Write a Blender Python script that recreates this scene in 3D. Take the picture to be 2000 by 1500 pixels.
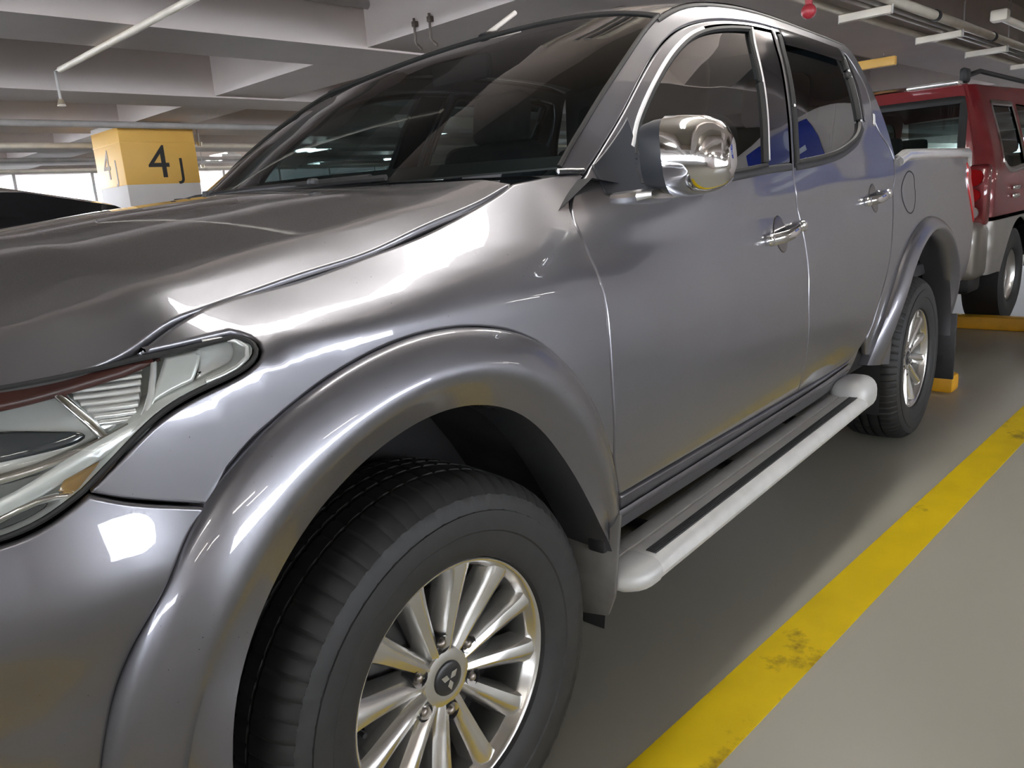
import bpy, bmesh, math, random
import numpy as np
from mathutils import Vector, Matrix
from mathutils.geometry import delaunay_2d_cdt
random.seed(4)
scene = bpy.context.scene
COL = scene.collection
for o in list(bpy.data.objects):
    bpy.data.objects.remove(o)

# ------------------------------------------------------------------ camera
right, down, fwd = [[0.650288, -0.756698, -0.067332], [-0.217389, -0.100426, -0.970905], [0.72792, 0.646005, -0.229804]]
cam = bpy.data.cameras.new('camera')
cam.sensor_width = 36; cam.lens = 1507.84 / 2000 * 36
cam.clip_start = .02; cam.clip_end = 200
co = bpy.data.objects.new('camera', cam); COL.objects.link(co)
co.matrix_world = Matrix(((right[0], -down[0], -fwd[0], (-0.82450, -1.75646, 1.19892)[0]), (right[1], -down[1], -fwd[1], (-0.82450, -1.75646, 1.19892)[1]),
                          (right[2], -down[2], -fwd[2], (-0.82450, -1.75646, 1.19892)[2]), (0, 0, 0, 1)))
scene.camera = co
# ------------------------------------------------------------------ world, exposure
w = bpy.data.worlds.new('sky'); scene.world = w; w.use_nodes = True
w.node_tree.nodes['Background'].inputs[0].default_value = (.86, .91, 1, 1)
w.node_tree.nodes['Background'].inputs[1].default_value = 5.5
vs = scene.view_settings
scene.display_settings.display_device = 'sRGB'
vs.view_transform = 'Standard'; vs.look = 'None'; vs.gamma = 1; vs.use_curve_mapping = False
vs.exposure = 2.0
LAMP = 7.0
# building grid, a little askew to the parked truck
GA = math.radians(-3.5)
GX = Vector((math.cos(GA), math.sin(GA), 0)); GY = Vector((-math.sin(GA), math.cos(GA), 0))
def G(x, y, z=0): return GX * x + GY * y + Vector((0, 0, z))

# ------------------------------------------------------------------ materials
M = {}
def mat(name, col, metal=0, rough=.5, coat=0, coat_rough=.03, vary=.06, scale=8, bump=0, spec=.5, emit=None, emit_s=0, ior=None, rvary=0):
    m = bpy.data.materials.new(name); m.use_nodes = True
    n = m.node_tree.nodes; l = m.node_tree.links; b = n['Principled BSDF']
    b.inputs['Metallic'].default_value = metal; b.inputs['Roughness'].default_value = rough
    b.inputs['Coat Weight'].default_value = coat; b.inputs['Coat Roughness'].default_value = coat_rough
    b.inputs['Specular IOR Level'].default_value = spec
    if ior: b.inputs['IOR'].default_value = ior
    tc = n.new('ShaderNodeTexCoord'); ns = n.new('ShaderNodeTexNoise'); ns.inputs['Scale'].default_value = scale
    ns.inputs['Detail'].default_value = 5
    l.new(tc.outputs['Object'], ns.inputs['Vector'])
    cr = n.new('ShaderNodeValToRGB')
    cr.color_ramp.elements[0].position = .3; cr.color_ramp.elements[1].position = .7
    cr.color_ramp.elements[0].color = tuple(c * (1 - vary) for c in col[:3]) + (1,)
    cr.color_ramp.elements[1].color = tuple(min(1, c * (1 + vary)) for c in col[:3]) + (1,)
    l.new(ns.outputs['Fac'], cr.inputs['Fac']); l.new(cr.outputs['Color'], b.inputs['Base Color'])
    if rvary:
        mr = n.new('ShaderNodeMapRange'); mr.inputs['To Min'].default_value = rough - rvary; mr.inputs['To Max'].default_value = rough + rvary
        l.new(ns.outputs['Fac'], mr.inputs['Value']); l.new(mr.outputs['Result'], b.inputs['Roughness'])
    if bump:
        bp = n.new('ShaderNodeBump'); bp.inputs['Strength'].default_value = bump; bp.inputs['Distance'].default_value = .004
        l.new(ns.outputs['Fac'], bp.inputs['Height']); l.new(bp.outputs['Normal'], b.inputs['Normal'])
    if emit:
        b.inputs['Emission Color'].default_value = tuple(emit) + (1,); b.inputs['Emission Strength'].default_value = emit_s
    M[name] = m; return m
def glass(name, tint, rough=0.0, f0=.04, pw=5.0):
    """thin tinted pane: clear from either side, with the sheen of its surface"""
    m = bpy.data.materials.new(name); m.use_nodes = True
    n = m.node_tree.nodes; l = m.node_tree.links; n.clear()
    out = n.new('ShaderNodeOutputMaterial'); mix = n.new('ShaderNodeMixShader')
    tr = n.new('ShaderNodeBsdfTransparent'); gl = n.new('ShaderNodeBsdfGlossy'); ge = n.new('ShaderNodeNewGeometry')
    def mth(op, a, b=None):
        k = n.new('ShaderNodeMath'); k.operation = op
        for i, v in enumerate((a, b)):
            if v is None: continue
            if isinstance(v, (int, float)): k.inputs[i].default_value = v
            else: l.new(v, k.inputs[i])
        return k.outputs[0]
    dt = n.new('ShaderNodeVectorMath'); dt.operation = 'DOT_PRODUCT'
    l.new(ge.outputs['Incoming'], dt.inputs[0]); l.new(ge.outputs['Normal'], dt.inputs[1])
    c = mth('ABSOLUTE', dt.outputs['Value']); f = mth('ADD', mth('MULTIPLY', mth('POWER', mth('SUBTRACT', 1.0, c), pw), 1 - f0), f0)
    tr.inputs['Color'].default_value = tuple(tint) + (1,)
    gl.inputs['Roughness'].default_value = rough
    l.new(f, mix.inputs[0]); l.new(tr.outputs[0], mix.inputs[1]); l.new(gl.outputs[0], mix.inputs[2]); l.new(mix.outputs[0], out.inputs[0])
    M[name] = m; return m
def flake(m, strength=.5, scale=900):
    """tiny flakes that colour the base coat of a metallic paint"""
    n = m.node_tree.nodes; l = m.node_tree.links; b = n['Principled BSDF']
    v = n.new('ShaderNodeTexVoronoi'); v.inputs['Scale'].default_value = scale
    tc = n['Texture Coordinate']; l.new(tc.outputs['Object'], v.inputs['Vector'])
    mr = n.new('ShaderNodeMapRange'); mr.inputs['To Min'].default_value = .27; mr.inputs['To Max'].default_value = .42
    l.new(v.outputs['Color'], mr.inputs['Value']); l.new(mr.outputs['Result'], b.inputs['Roughness'])
def stain(m, col, scale, a, b):
    """worn patches of their own shape over a base colour"""
    n = m.node_tree.nodes; l = m.node_tree.links; bs = n['Principled BSDF']
    ns = n.new('ShaderNodeTexNoise'); ns.inputs['Scale'].default_value = scale; ns.inputs['Detail'].default_value = 8
    ns.inputs['Roughness'].default_value = .65
    l.new(n['Texture Coordinate'].outputs['Object'], ns.inputs['Vector'])
    mr = n.new('ShaderNodeMapRange'); mr.inputs['From Min'].default_value = a; mr.inputs['From Max'].default_value = b
    l.new(ns.outputs['Fac'], mr.inputs['Value'])
    mx = n.new('ShaderNodeMix'); mx.data_type = 'RGBA'; src = bs.inputs['Base Color'].links[0].from_socket
    l.new(mr.outputs['Result'], mx.inputs['Factor']); l.new(src, mx.inputs['A']); mx.inputs['B'].default_value = tuple(col) + (1,)
    l.new(mx.outputs['Result'], bs.inputs['Base Color'])
PAINT = mat('graphite metallic paint', (.183, .182, .198), metal=.82, rough=.34, coat=1, coat_rough=.015, vary=.02)
flake(PAINT)
mat('chrome', (.82, .83, .84), metal=1, rough=.05, vary=.02)
mat('dull chrome', (.6, .61, .62), metal=1, rough=.22, vary=.05)
mat('bright trim', (.85, .85, .85), metal=.55, rough=.28, vary=.02)
mat('cup chrome', (.25, .25, .26), metal=1, rough=.12)  # chrome darkened: its dark reflection is put into the base colour
mat('gloss black', (.012, .012, .014), rough=.12, coat=.6, vary=.1)
mat('black plastic', (.022, .022, .024), rough=.48, vary=.15, scale=60, bump=.1)
mat('mirror plastic', (.03, .033, .04), rough=.28, vary=.1)
mat('black seal', (.012, .012, .012), rough=.6)
mat('shut gap', (.006, .006, .007), rough=.9)
mat('rubber', (.016, .016, .0157), rough=.6, vary=.18, scale=30, bump=.12)
mat('alloy', (.62, .61, .585), metal=.9, rough=.24, vary=.04, coat=.4)
mat('dark well', (.012, .012, .013), rough=.9, vary=.3)
mat('well liner', (.02, .02, .021), rough=.8, vary=.3, scale=14)
mat('barrel', (.22, .22, .21), metal=.9, rough=.34)
mat('bright rail', (.88, .88, .87), metal=.8, rough=.25)
mat('brake iron', (.12, .115, .11), metal=.8, rough=.5, vary=.2)
mat('mud flap', (.10, .094, .085), rough=.75, vary=.3, scale=10)
mat('step alloy', (.62, .62, .60), metal=.25, rough=.38, vary=.06, scale=20)
mat('step cap', (.52, .52, .505), metal=.2, rough=.45, vary=.05)
mat('step rubber', (.03, .032, .035), rough=.6, vary=.2, scale=60)
mat('interior', (.016, .016, .018), rough=.75, vary=.2)
mat('seat cloth', (.022, .022, .026), rough=.9, vary=.25, scale=40)
mat('nut', (.30, .27, .24), metal=.9, rough=.35)
mat('emblem', (.75, .75, .74), metal=.9, rough=.2)
mat('cap black', (.02, .02, .022), rough=.35)
mat('red lens', (.42, .01, .012), rough=.12, coat=1, vary=.15)
mat('amber lens', (.26, .15, .045), rough=.15, coat=1, vary=.2, scale=30)
mat('reflector', (.86, .86, .85), metal=.6, rough=.2, vary=.05)
mat('lamp grey', (.58, .59, .57), metal=.4, rough=.3, vary=.1)
mat('lamp brown', (.045, .012, .009), rough=.4, vary=.4, scale=18)
mat('projector', (.03, .035, .04), rough=.06, coat=1)
mat('pass card', (.42, .36, .40), rough=.6, vary=.05)
mat('card edge', (.8, .62, .62), rough=.6)
glass('windscreen glass', (.24, .30, .31), f0=.012, pw=5.8); glass('side glass', (.16, .175, .17)); glass('film glass', (.30, .38, .39), f0=.24); glass('lamp cover', (.93, .95, .94)); glass('suv glass', (.30, .36, .35))
mat('floor epoxy', (.415, .405, .345), rough=.38, vary=.06, scale=1.3, rvary=.05, bump=.03)
stain(M['floor epoxy'], (.34, .33, .285), 1.1, .52, .75)
mat('line yellow', (.74, .53, .003), rough=.6, spec=.2, vary=.08, scale=5)
stain(M['line yellow'], (.30, .20, .01), 2.3, .60, .66)
mat('stop yellow', (.72, .36, .01), rough=.5, vary=.12, scale=9)
mat('column yellow', (.80, .47, .10), rough=.5, vary=.04, scale=3)
mat('column white', (.70, .66, .63), rough=.6, vary=.05, scale=3)
mat('concrete paint', (.68, .605, .57), rough=.75, vary=.05, scale=2, bump=.1)
mat('slab paint', (.47, .44, .40), rough=.8, vary=.06, scale=2, bump=.1)
mat('letter black', (.02, .018, .016), rough=.6)
mat('letter grey', (.36, .27, .19), rough=.6)
mat('pipe cream', (.72, .66, .55), rough=.5, vary=.08)
mat('pipe grey', (.42, .40, .38), rough=.5, vary=.1)
mat('tray steel', (.55, .52, .48), metal=.4, rough=.45, vary=.1)
mat('valve red', (.35, .03, .04), rough=.4)
mat('fixture', (.7, .7, .7), rough=.5)
mat('tube light', (1, 1, 1), emit=(1, .97, .92), emit_s=LAMP, vary=0)
mat('suv red', (.22, .010, .014), metal=.25, rough=.35, coat=1, coat_rough=.03, vary=.05)
mat('suv beige', (.44, .42, .38), metal=.5, rough=.4, coat=.6, vary=.05)
mat('suv black', (.015, .015, .015), rough=.5)
mat('black car paint', (.008, .007, .011), rough=.25, coat=1, vary=.1)
mat('pier beige', (.50, .45, .42), rough=.7, vary=.05, scale=2)
mat('sign blue', (.012, .03, .26), rough=.4, vary=.05)
mat('sign white', (.55, .6, .7), rough=.5)
mat('awning teal', (.02, .45, .48), rough=.6)
mat('parapet', (.52, .50, .46), rough=.8, vary=.08)
mat('hook brown', (.10, .075, .06), rough=.5)
mat('sprinkler', (.5, .42, .3), metal=.7, rough=.4)

# ------------------------------------------------------------------ helpers
def link(o, parent=None):
    COL.objects.link(o)
    if parent is not None: o.parent = parent
    return o
def empty(name, loc=(0, 0, 0), parent=None, rz=0):
    o = bpy.data.objects.new(name, None); o.location = loc; o.rotation_euler = (0, 0, rz); o.empty_display_size = .1
    return link(o, parent)
def tag(o, label=None, cat=None, group=None, kind=None):
    if label: o['label'] = label
    if cat: o['category'] = cat
    if group: o['group'] = group
    if kind: o['kind'] = kind
    return o
def mk(name, v, f, m, parent=None, smooth=True, sharp=None, normals=None):
    me = bpy.data.meshes.new(name); me.from_pydata([tuple(map(float, p)) for p in v], [], f)
    if isinstance(m, str): m = M[m]
    me.materials.append(m)
    if smooth: me.shade_smooth()
    if sharp is not None: me.set_sharp_from_angle(angle=math.radians(sharp))
    if normals is not None: me.normals_split_custom_set_from_vertices([tuple(map(float, q)) for q in normals])
    return link(bpy.data.objects.new(name, me), parent)
class MB:
    def __init__(s): s.bm = bmesh.new()
    def box(s, c, d, bev=0, rot=None, seg=2):
        r = bmesh.ops.create_cube(s.bm, size=1, matrix=Matrix.Translation(c) @ (rot.to_4x4() if rot else Matrix()) @ Matrix.Diagonal((*d, 1)))
        if bev:
            vs_ = r['verts']; es = {e for v in vs_ for e in v.link_edges}
            bmesh.ops.bevel(s.bm, geom=list(es), offset=bev, segments=seg, profile=.5, affect='EDGES')
        return s
    def cyl(s, a, b, r, r2=None, n=16, caps=True):
        a = Vector(a); b = Vector(b); d = b - a
        q = d.to_track_quat('Z', 'Y').to_matrix().to_4x4()
        bmesh.ops.create_cone(s.bm, cap_ends=caps, segments=n, radius1=r, radius2=r if r2 is None else r2, depth=d.length,
                              matrix=Matrix.Translation((a + b) / 2) @ q)
        return s
    def sph(s, c, r, sc=(1, 1, 1), n=16):
        bmesh.ops.create_uvsphere(s.bm, u_segments=n, v_segments=max(6, n // 2), radius=r, matrix=Matrix.Translation(c) @ Matrix.Diagonal((*sc, 1)))
        return s
    def poly(s, pts, faces):
        vs_ = [s.bm.verts.new(p) for p in pts]
        for f in faces: s.bm.faces.new([vs_[i] for i in f])
        return s
    def build(s, name, m, parent=None, smooth=True, sharp=35):
        bmesh.ops.recalc_face_normals(s.bm, faces=s.bm.faces[:])
        me = bpy.data.meshes.new(name); s.bm.to_mesh(me); s.bm.free()
        me.materials.append(M[m] if isinstance(m, str) else m)
        if smooth: me.shade_smooth(); me.set_sharp_from_angle(angle=math.radians(sharp))
        return link(bpy.data.objects.new(name, me), parent)
def dup(o, parent=None, flip=False):
    """a copy of an object and its children; flip mirrors it across the truck's centre plane"""
    c = o.copy(); COL.objects.link(c); c.parent = parent
    if flip: c.scale[1] *= -1; c.location[1] *= -1; c.rotation_euler[2] *= -1
    for ch in list(o.children): dup(ch, c)
    return c
def catmull(P, n_per=.012, closed=False, iters=0):
    P = np.array(P, float); out = []
    Q = np.vstack([2*P[0] - P[1], P, 2*P[-1] - P[-2]])
    for i in range(1, len(Q) - 2):
        p0, p1, p2, p3 = Q[i-1:i+3]
        k = max(2, int(np.ceil(np.linalg.norm(p2 - p1) / n_per)))
        d1 = max(np.linalg.norm(p1-p0), 1e-6)**.5; d2 = max(np.linalg.norm(p2-p1), 1e-6)**.5; d3 = max(np.linalg.norm(p3-p2), 1e-6)**.5
        m1 = (p2 - p1) + d2*((p1-p0)/d1 - (p2-p0)/(d1+d2)); m2 = (p2 - p1) + d2*((p3-p2)/d3 - (p3-p1)/(d2+d3))
        t = np.arange(k)[:, None] / k
        out.append((2*t**3-3*t**2+1)*p1 + (t**3-2*t**2+t)*m1 + (-2*t**3+3*t**2)*p2 + (t**3-t**2)*m2)
    out = np.vstack(out + [P[-1:]])
    # even spacing
    L = np.r_[0, np.cumsum(np.linalg.norm(np.diff(out, axis=0), axis=1))]
    k = max(2, int(round(L[-1] / n_per)) + 1); s = np.linspace(0, L[-1], k)
    out = np.stack([np.interp(s, L, out[:, j]) for j in range(out.shape[1])], 1)
    for _ in range(iters): out[1:-1] = .5*out[1:-1] + .25*(out[:-2] + out[2:])
    return out
def path(*segs, step=.012, iters=6):
    """closed outline from smooth segments that meet in corners"""
    pts = []
    for s_ in segs:
        c = catmull(s_, step, iters=iters if len(s_) > 2 else 0)
        pts.append(c[:-1])
    # close any opening straight
    P = np.vstack(pts); e = np.array(segs[-1][-1], float)
    if np.linalg.norm(e - P[0]) > 1e-6:
        P = np.vstack([P, catmull([e, P[0]], step)[:-1]])
    a = .5*np.sum(P[:, 0]*np.roll(P[:, 1], -1) - np.roll(P[:, 0], -1)*P[:, 1])
    return P if a > 0 else P[::-1].copy()
def offset(P, d):
    e = np.roll(P, -1, 0) - P; L = np.linalg.norm(e, axis=1, keepdims=True); e = e / np.maximum(L, 1e-9)
    n = np.stack([-e[:, 1], e[:, 0]], 1); m = n + np.roll(n, 1, 0)
    m = m / np.maximum(np.sum(m*m, 1, keepdims=True), .35) * 2
    return P + m*d
def inside(P, q):
    x, y = q[:, 0], q[:, 1]; c = np.zeros(len(q), bool)
    for a, b in zip(P, np.roll(P, -1, 0)):
        k = ((a[1] > y) != (b[1] > y))
        if a[1] != b[1]: c ^= k & (x < (b[0]-a[0])*(y-a[1])/(b[1]-a[1]) + a[0])
    return c
def near(P, q):
    d = np.full(len(q), 9.)
    for i in range(0, len(P), 40):
        d = np.minimum(d, np.min(np.linalg.norm(q[:, None] - P[None, i:i+40], axis=2), 1))
    return d
def surf(fn, q, off=0):
    h = 1e-3
    p = np.stack(fn(q[:, 0], q[:, 1]), 1)
    du = np.stack(fn(q[:, 0]+h, q[:, 1]), 1) - np.stack(fn(q[:, 0]-h, q[:, 1]), 1)
    dv = np.stack(fn(q[:, 0], q[:, 1]+h), 1) - np.stack(fn(q[:, 0], q[:, 1]-h), 1)
    n = np.cross(du, dv); n /= np.linalg.norm(n, axis=1, keepdims=True)
    return p + n*off, n, du/np.linalg.norm(du, axis=1, keepdims=True), dv/np.linalg.norm(dv, axis=1, keepdims=True)
def panel(name, outline, fn, m, parent=None, holes=(), gap=.002, lip=.016, step=.024, off=0, rnd=.004, flip=False):
    rings = [(outline, 1)] + [(h, -1) for h in holes]
    v2, edges, r0s = [], [], []
    for P, sg in rings:
        r0 = offset(P, sg*(gap + rnd)); k = len(v2); n = len(r0)
        v2 += [tuple(p) for p in r0]; edges += [(k+i, k+(i+1) % n) for i in range(n)]; r0s.append((k, n, P, sg))
    bnd = np.array(v2)
    x0, y0 = bnd.min(0); x1, y1 = bnd.max(0)
    gx, gy = np.meshgrid(np.arange(x0, x1, step), np.arange(y0, y1, step)); gx = gx + (np.arange(gx.shape[0]) % 2)[:, None]*step/2
    g = np.stack([gx.ravel(), gy.ravel()], 1)
    ok = inside(bnd[:r0s[0][1]], g)
    for k, n, P, sg in r0s[1:]: ok &= ~inside(bnd[k:k+n], g)
    g = g[ok]; g = g[near(bnd, g) > step*.55]
    allv = [Vector(p) for p in v2] + [Vector(p) for p in g]
    ov, oe, of, orig, _, _ = delaunay_2d_cdt(allv, edges, [], 0, 1e-6)
    ov = np.array([tuple(p) for p in ov]); F = np.array([tuple(f) for f in of if len(f) == 3])
    c = ov[F].mean(1); keep = inside(bnd[:r0s[0][1]], c)
    for k, n, P, sg in r0s[1:]: keep &= ~inside(bnd[k:k+n], c)
    F = F[keep]
    mp = {}
    for j, o_ in enumerate(orig):
        for i in o_: mp[i] = j
    p, nn, _, _ = surf(fn, ov, off)
    V = [p]; N = [nn]; faces = [tuple(int(i) for i in f) for f in F]; base = len(p)
    for k, n, P, sg in r0s:
        r1 = offset(P, sg*gap); p1, n1, du, dv = surf(fn, r1, off)
        out2 = r1 - bnd[k:k+n]; out2 = out2/np.maximum(np.linalg.norm(out2, axis=1, keepdims=True), 1e-9)
        o3 = du*out2[:, :1] + dv*out2[:, 1:]; o3 -= n1*np.sum(o3*n1, 1, keepdims=True); o3 /= np.linalg.norm(o3, axis=1, keepdims=True)
        V += [p1 - n1*rnd*.45, p1 - n1*lip]; nb = n1*.6 + o3*.8
        N += [nb/np.linalg.norm(nb, axis=1, keepdims=True), o3]
        for i in range(n):
            j = (i+1) % n; a, b = mp.get(k+i), mp.get(k+j)
            if a is None or b is None or a == b: continue
            q = [(a, base+i, base+j, b), (base+i, base+n+i, base+n+j, base+j)]
            faces += q if sg > 0 else q
        base += 2*n
    V = np.vstack(V); N = np.vstack(N)
    if flip: faces = [f[::-1] for f in faces]; N = -N
    return mk(name, V, faces, m, parent, normals=N)
def tube(name, pts, r, m, parent=None, n=10, flat=None, caps=True, closed=False):
    """round or oval bar along a line; flat=(ry, normal list) squeezes it"""
    P = [Vector(p) for p in pts]; V, F = [], []
    for i, p in enumerate(P):
        t = (P[min(i+1, len(P)-1)] - P[max(i-1, 0)]).normalized()
        up = Vector(flat[1][i]) if flat else (Vector((0, 0, 1)) if abs(t.z) < .9 else Vector((1, 0, 0)))
        s_ = t.cross(up).normalized(); u = s_.cross(t).normalized()
        for k in range(n):
            a = 2*math.pi*k/n; V.append(p + s_*math.cos(a)*r + u*math.sin(a)*(flat[0] if flat else r))
    for i in range(len(P)-1):
        for k in range(n):
            a, b = i*n+k, i*n+(k+1) % n; F.append((a, b, b+n, a+n))
    if caps: F += [tuple(range(n))[::-1], tuple(range((len(P)-1)*n, len(P)*n))]
    o = mk(name, V, F, m, parent, sharp=50); return o
def strip(name, uv, fn, width, m, parent, off=.004, th=.003):
    """a trim strip lying on a surface along a line of surface coordinates"""
    q = catmull(uv, .02, iters=2); p, n, _, _ = surf(fn, q, off)
    return tube(name, p, width, m, parent, n=8, flat=(th, n))
def revolve(name, prof, m, parent=None, n=64, sharp=40, axis_y=True, close=False, mod=None):
    """turn a profile of (y, radius) about the wheel's axle"""
    V, F = [], []
    k = len(prof)
    for i in range(n):
        a = 2*math.pi*i/n
        for j, (y, r) in enumerate(prof):
            rr = r if mod is None else r + mod(i, j)
            V.append((rr*math.cos(a), y, rr*math.sin(a)))
    for i in range(n):
        for j in range(k-1 if not close else k):
            a = i*k+j; b = i*k+(j+1) % k; c = ((i+1) % n)*k+(j+1) % k; d = ((i+1) % n)*k+j
            F.append((a, d, c, b))
    return mk(name, V, F, m, parent, sharp=sharp)
def loft(name, rows, m, parent=None, sharp=None, closed=False, caps=False, flip=False):
    R = len(rows); K = len(rows[0]); V = [p for r in rows for p in r]; F = []
    for i in range(R-1):
        for j in range(K if closed else K-1):
            a = i*K+j; b = i*K+(j+1) % K; F.append((a, b, b+K, a+K))
    if caps: F += [tuple(range(K))[::-1], tuple(range((R-1)*K, R*K))]
    if flip: F = [f[::-1] for f in F]
    return mk(name, V, F, m, parent, sharp=sharp)
def text(name, s_, size, m, parent, loc, rot, ext=.001):
    c = bpy.data.curves.new(name, 'FONT'); c.body = s_; c.size = size; c.extrude = ext; c.align_x = 'CENTER'; c.align_y = 'CENTER'
    t = bpy.data.objects.new(name, c); COL.objects.link(t)
    dg = bpy.context.evaluated_depsgraph_get(); me = bpy.data.meshes.new_from_object(t.evaluated_get(dg)); bpy.data.objects.remove(t)
    me.materials.clear(); me.materials.append(M[m]); o = link(bpy.data.objects.new(name, me), parent); o.location = loc; o.rotation_euler = rot
    return o

# ------------------------------------------------------------------ layout numbers
ZB, ZS = 2.17, 2.72                         # underside of beams, underside of slab
XB = [2.36 + 2.09*i for i in range(-5, 5)]  # beams along the truck
YB = [2.38 + 8.2*i for i in range(-2, 3)]    # beams across
LAMPS = [((5.1, 10.0, 2.15), 'y', .6, 'small bright ceiling light seen just right of the numbered column'), ((5.9, 8.67, 2.15), 'y', .6, 'bright ceiling light seen through the windscreen, leftmost upper one'),
         ((6.33, 6.4, 2.15), 'y', .6, 'bright ceiling light seen through the windscreen, highest and rightmost'), ((8.06, 12.0, 2.15), 'y', .6, 'bright ceiling light seen through the windscreen, leftmost lower one'),
         ((8.9, 10.5, 2.15), 'y', .6, 'bright ceiling light seen through the windscreen, above its middle'), ((10.95, 15.29 - 3, 2.15), 'y', .6, 'bright ceiling light seen through the windscreen, lowest one')]
LAMPS += [(c, 'x', 1.2, None) for c in [(2.35, -.62, 2.14), (-2.9, -2.6, 2.14), (-2.9, .6, 2.14), (-1.6, -6.0, 2.14), (-4.2, -5.2, 2.14), (13.0, -6.5, 2.14), (11.0, -8.6, 2.14), (15.0, -4.0, 2.14),
          (9.0, -6.5, 2.14), (-4.2, -7.6, 2.14), (-1.0, -7.6, 2.14), (2.5, -7.6, 2.14), (-4.2, 5.2, 2.14), (-1.0, 5.9, 2.14), (-4.2, 9.6, 2.14), (-1.0, 9.6, 2.14)]]  # unseen lights: some read from reflections, front ones added to brighten the truck
LAMPS += [((.62, -.80, 2.14), 'x', 1.5, None)]
PIER = ((5.3, -2.05, 1.085), (.6, 2.6, 2.17))
SIGN = ((4.87, -2.05, 1.77), .90, .68, 0.0)
MIRROR = dict(
    inner=[((.635, -.885, 1.27), .030, .045), ((.630, -.895, 1.268), .048, .066), ((.622, -.93, 1.266), .056, .074), ((.612, -.965, 1.264), .058, .076), ((.612, -.967, 1.264), .054, .072)],
    outer=[((.612, -.960, 1.264), .056, .074), ((.606, -.966, 1.264), .062, .079), ((.604, -1.00, 1.262), .062, .078), ((.604, -1.04, 1.262), .057, .072), ((.606, -1.065, 1.262), .046, .058), ((.608, -1.08, 1.262), .025, .032)],
    glass=[(.658, -.985, 1.265), (.006, .13, .10)],
    foot=[((.625, -.86, 1.19), .105, .014), ((.615, -.90, 1.19), .103, .0155), ((.605, -.925, 1.192), .09, .0155), ((.60, -.945, 1.194), .06, .010)])

# ------------------------------------------------------------------ the garage
def struct(o): o['kind'] = 'structure'; return o
fl_ = MB().box((0, 0, 0), (1, 1, 1)).build('floor', 'floor epoxy', smooth=False)
fl_.location = G(8, 2, -.1); fl_.rotation_euler = (0, 0, GA); fl_.scale = (60, 50, .2); struct(fl_)
sl = MB().box((0, 0, 0), (1, 1, 1)).build('ceiling', 'slab paint', smooth=False); sl.location = G(8, 2, ZS + .1); sl.rotation_euler = (0, 0, GA); sl.scale = (60, 50, .2); struct(sl)
def gbox(name, c, d, m, parent=None, bev=0):
    o = MB().box((0, 0, 0), d, bev).build(name, m, parent); o.location = G(*c); o.rotation_euler = (0, 0, GA); return o
k = 0
for gy in XB:
    k += 1
    b = gbox('trim_%d' % k, (8, gy + .28, (ZB + ZS)/2), (60, .56, ZS - ZB), 'concrete paint'); struct(b)
for gx in YB:
    k += 1
    b = gbox('trim_%d' % k, (gx + .3, 2, (ZB + ZS)/2 + .006), (.6, 50, ZS - ZB - .012), 'concrete paint'); struct(b)
# numbered column and its fellows
def column(cx, cy, letters, label, w=.72, group=None):
    c = gbox('concrete_column', (cx, cy, ZB/2), (w, w, ZB), 'column white', None, .008)
    tag(c, label, 'column', group)
    o = MB().box((0, 0, 0), (w + .006, w + .006, .53), .008).build('yellow_band', 'column yellow', c); o.location = (0, 0, 1.86 - ZB/2)
    o = MB().box((0, 0, 0), (w + .010, w + .010, .012), .002).build('band_step', 'column yellow', c); o.location = (0, 0, 1.99 - ZB/2)
    if letters:
        d, n = letters
        text('painted_number', d, .44, 'letter black', c, (-.025, -w/2 - .005, 1.79 - ZB/2), (math.pi/2, 0, 0))
        text('painted_letter', n, .27, 'letter black', c, (.19, -w/2 - .005, 1.735 - ZB/2), (math.pi/2, 0, 0))
        text('painted_number', d, .40, 'letter grey', c, (-w/2 - .005, .06, 1.79 - ZB/2), (math.pi/2, 0, -math.pi/2))
        text('painted_letter', n, .27, 'letter grey', c, (-w/2 - .005, -.17, 1.735 - ZB/2), (math.pi/2, 0, -math.pi/2))
    return c
column(2.19 + .36, 6.11 + .36, ('4', 'J'), 'square column with yellow band painted with a four and a J')
for i, (x, y) in enumerate([(10.8, 12.6), (-5.8, 12.6), (10.8, 6.47), (19.0, 6.47), (19.0, 12.6), (-5.8, 6.47)]):
    column(x, y, None, 'plain yellow banded column standing far back in the garage', group='far columns')
# floor marking beside the pickup
def quad(name, pts, m, z=.002, th=.002):
    P = [Vector((x, y, z)) for x, y in pts] + [Vector((x, y, z - th)) for x, y in pts]
    return MB().poly(P, [(0, 1, 2, 3), (7, 6, 5, 4), (0, 4, 5, 1), (1, 5, 6, 2), (2, 6, 7, 3), (3, 7, 4, 0)]).build(name, m, smooth=False)
def lerp(x, a, b): return a[1] + (b[1] - a[1])*(x - a[0])/(b[0] - a[0])
A0, A1 = (.49, -.963), (3.704, -1.191); B0, B1 = (.476, -1.108), (3.125, -1.285)
tag(quad('parking_line', [(-1.2, lerp(-1.2, B0, B1)), (3.95, lerp(3.95, B0, B1)), (3.95, lerp(3.95, A0, A1)), (-1.2, lerp(-1.2, A0, A1))], 'line yellow'), 'yellow painted bay line on the floor beside the pickup', 'line')
def stop(name, c, L_, label, rz=GA):
    o = MB().box((0, 0, .05), (.13, L_, .10), .018).build(name, 'stop yellow'); o.location = c; o.rotation_euler = (0, 0, rz)
    return tag(o, label, 'wheel stop')
stop('wheel_stop', (3.97, .02, 0), 1.74, 'short yellow wheel stop behind the pickup rear wheel')
stop('wheel_stop', (6.02, .10, 0), 2.6, 'long yellow wheel stop behind the red vehicle')
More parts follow.
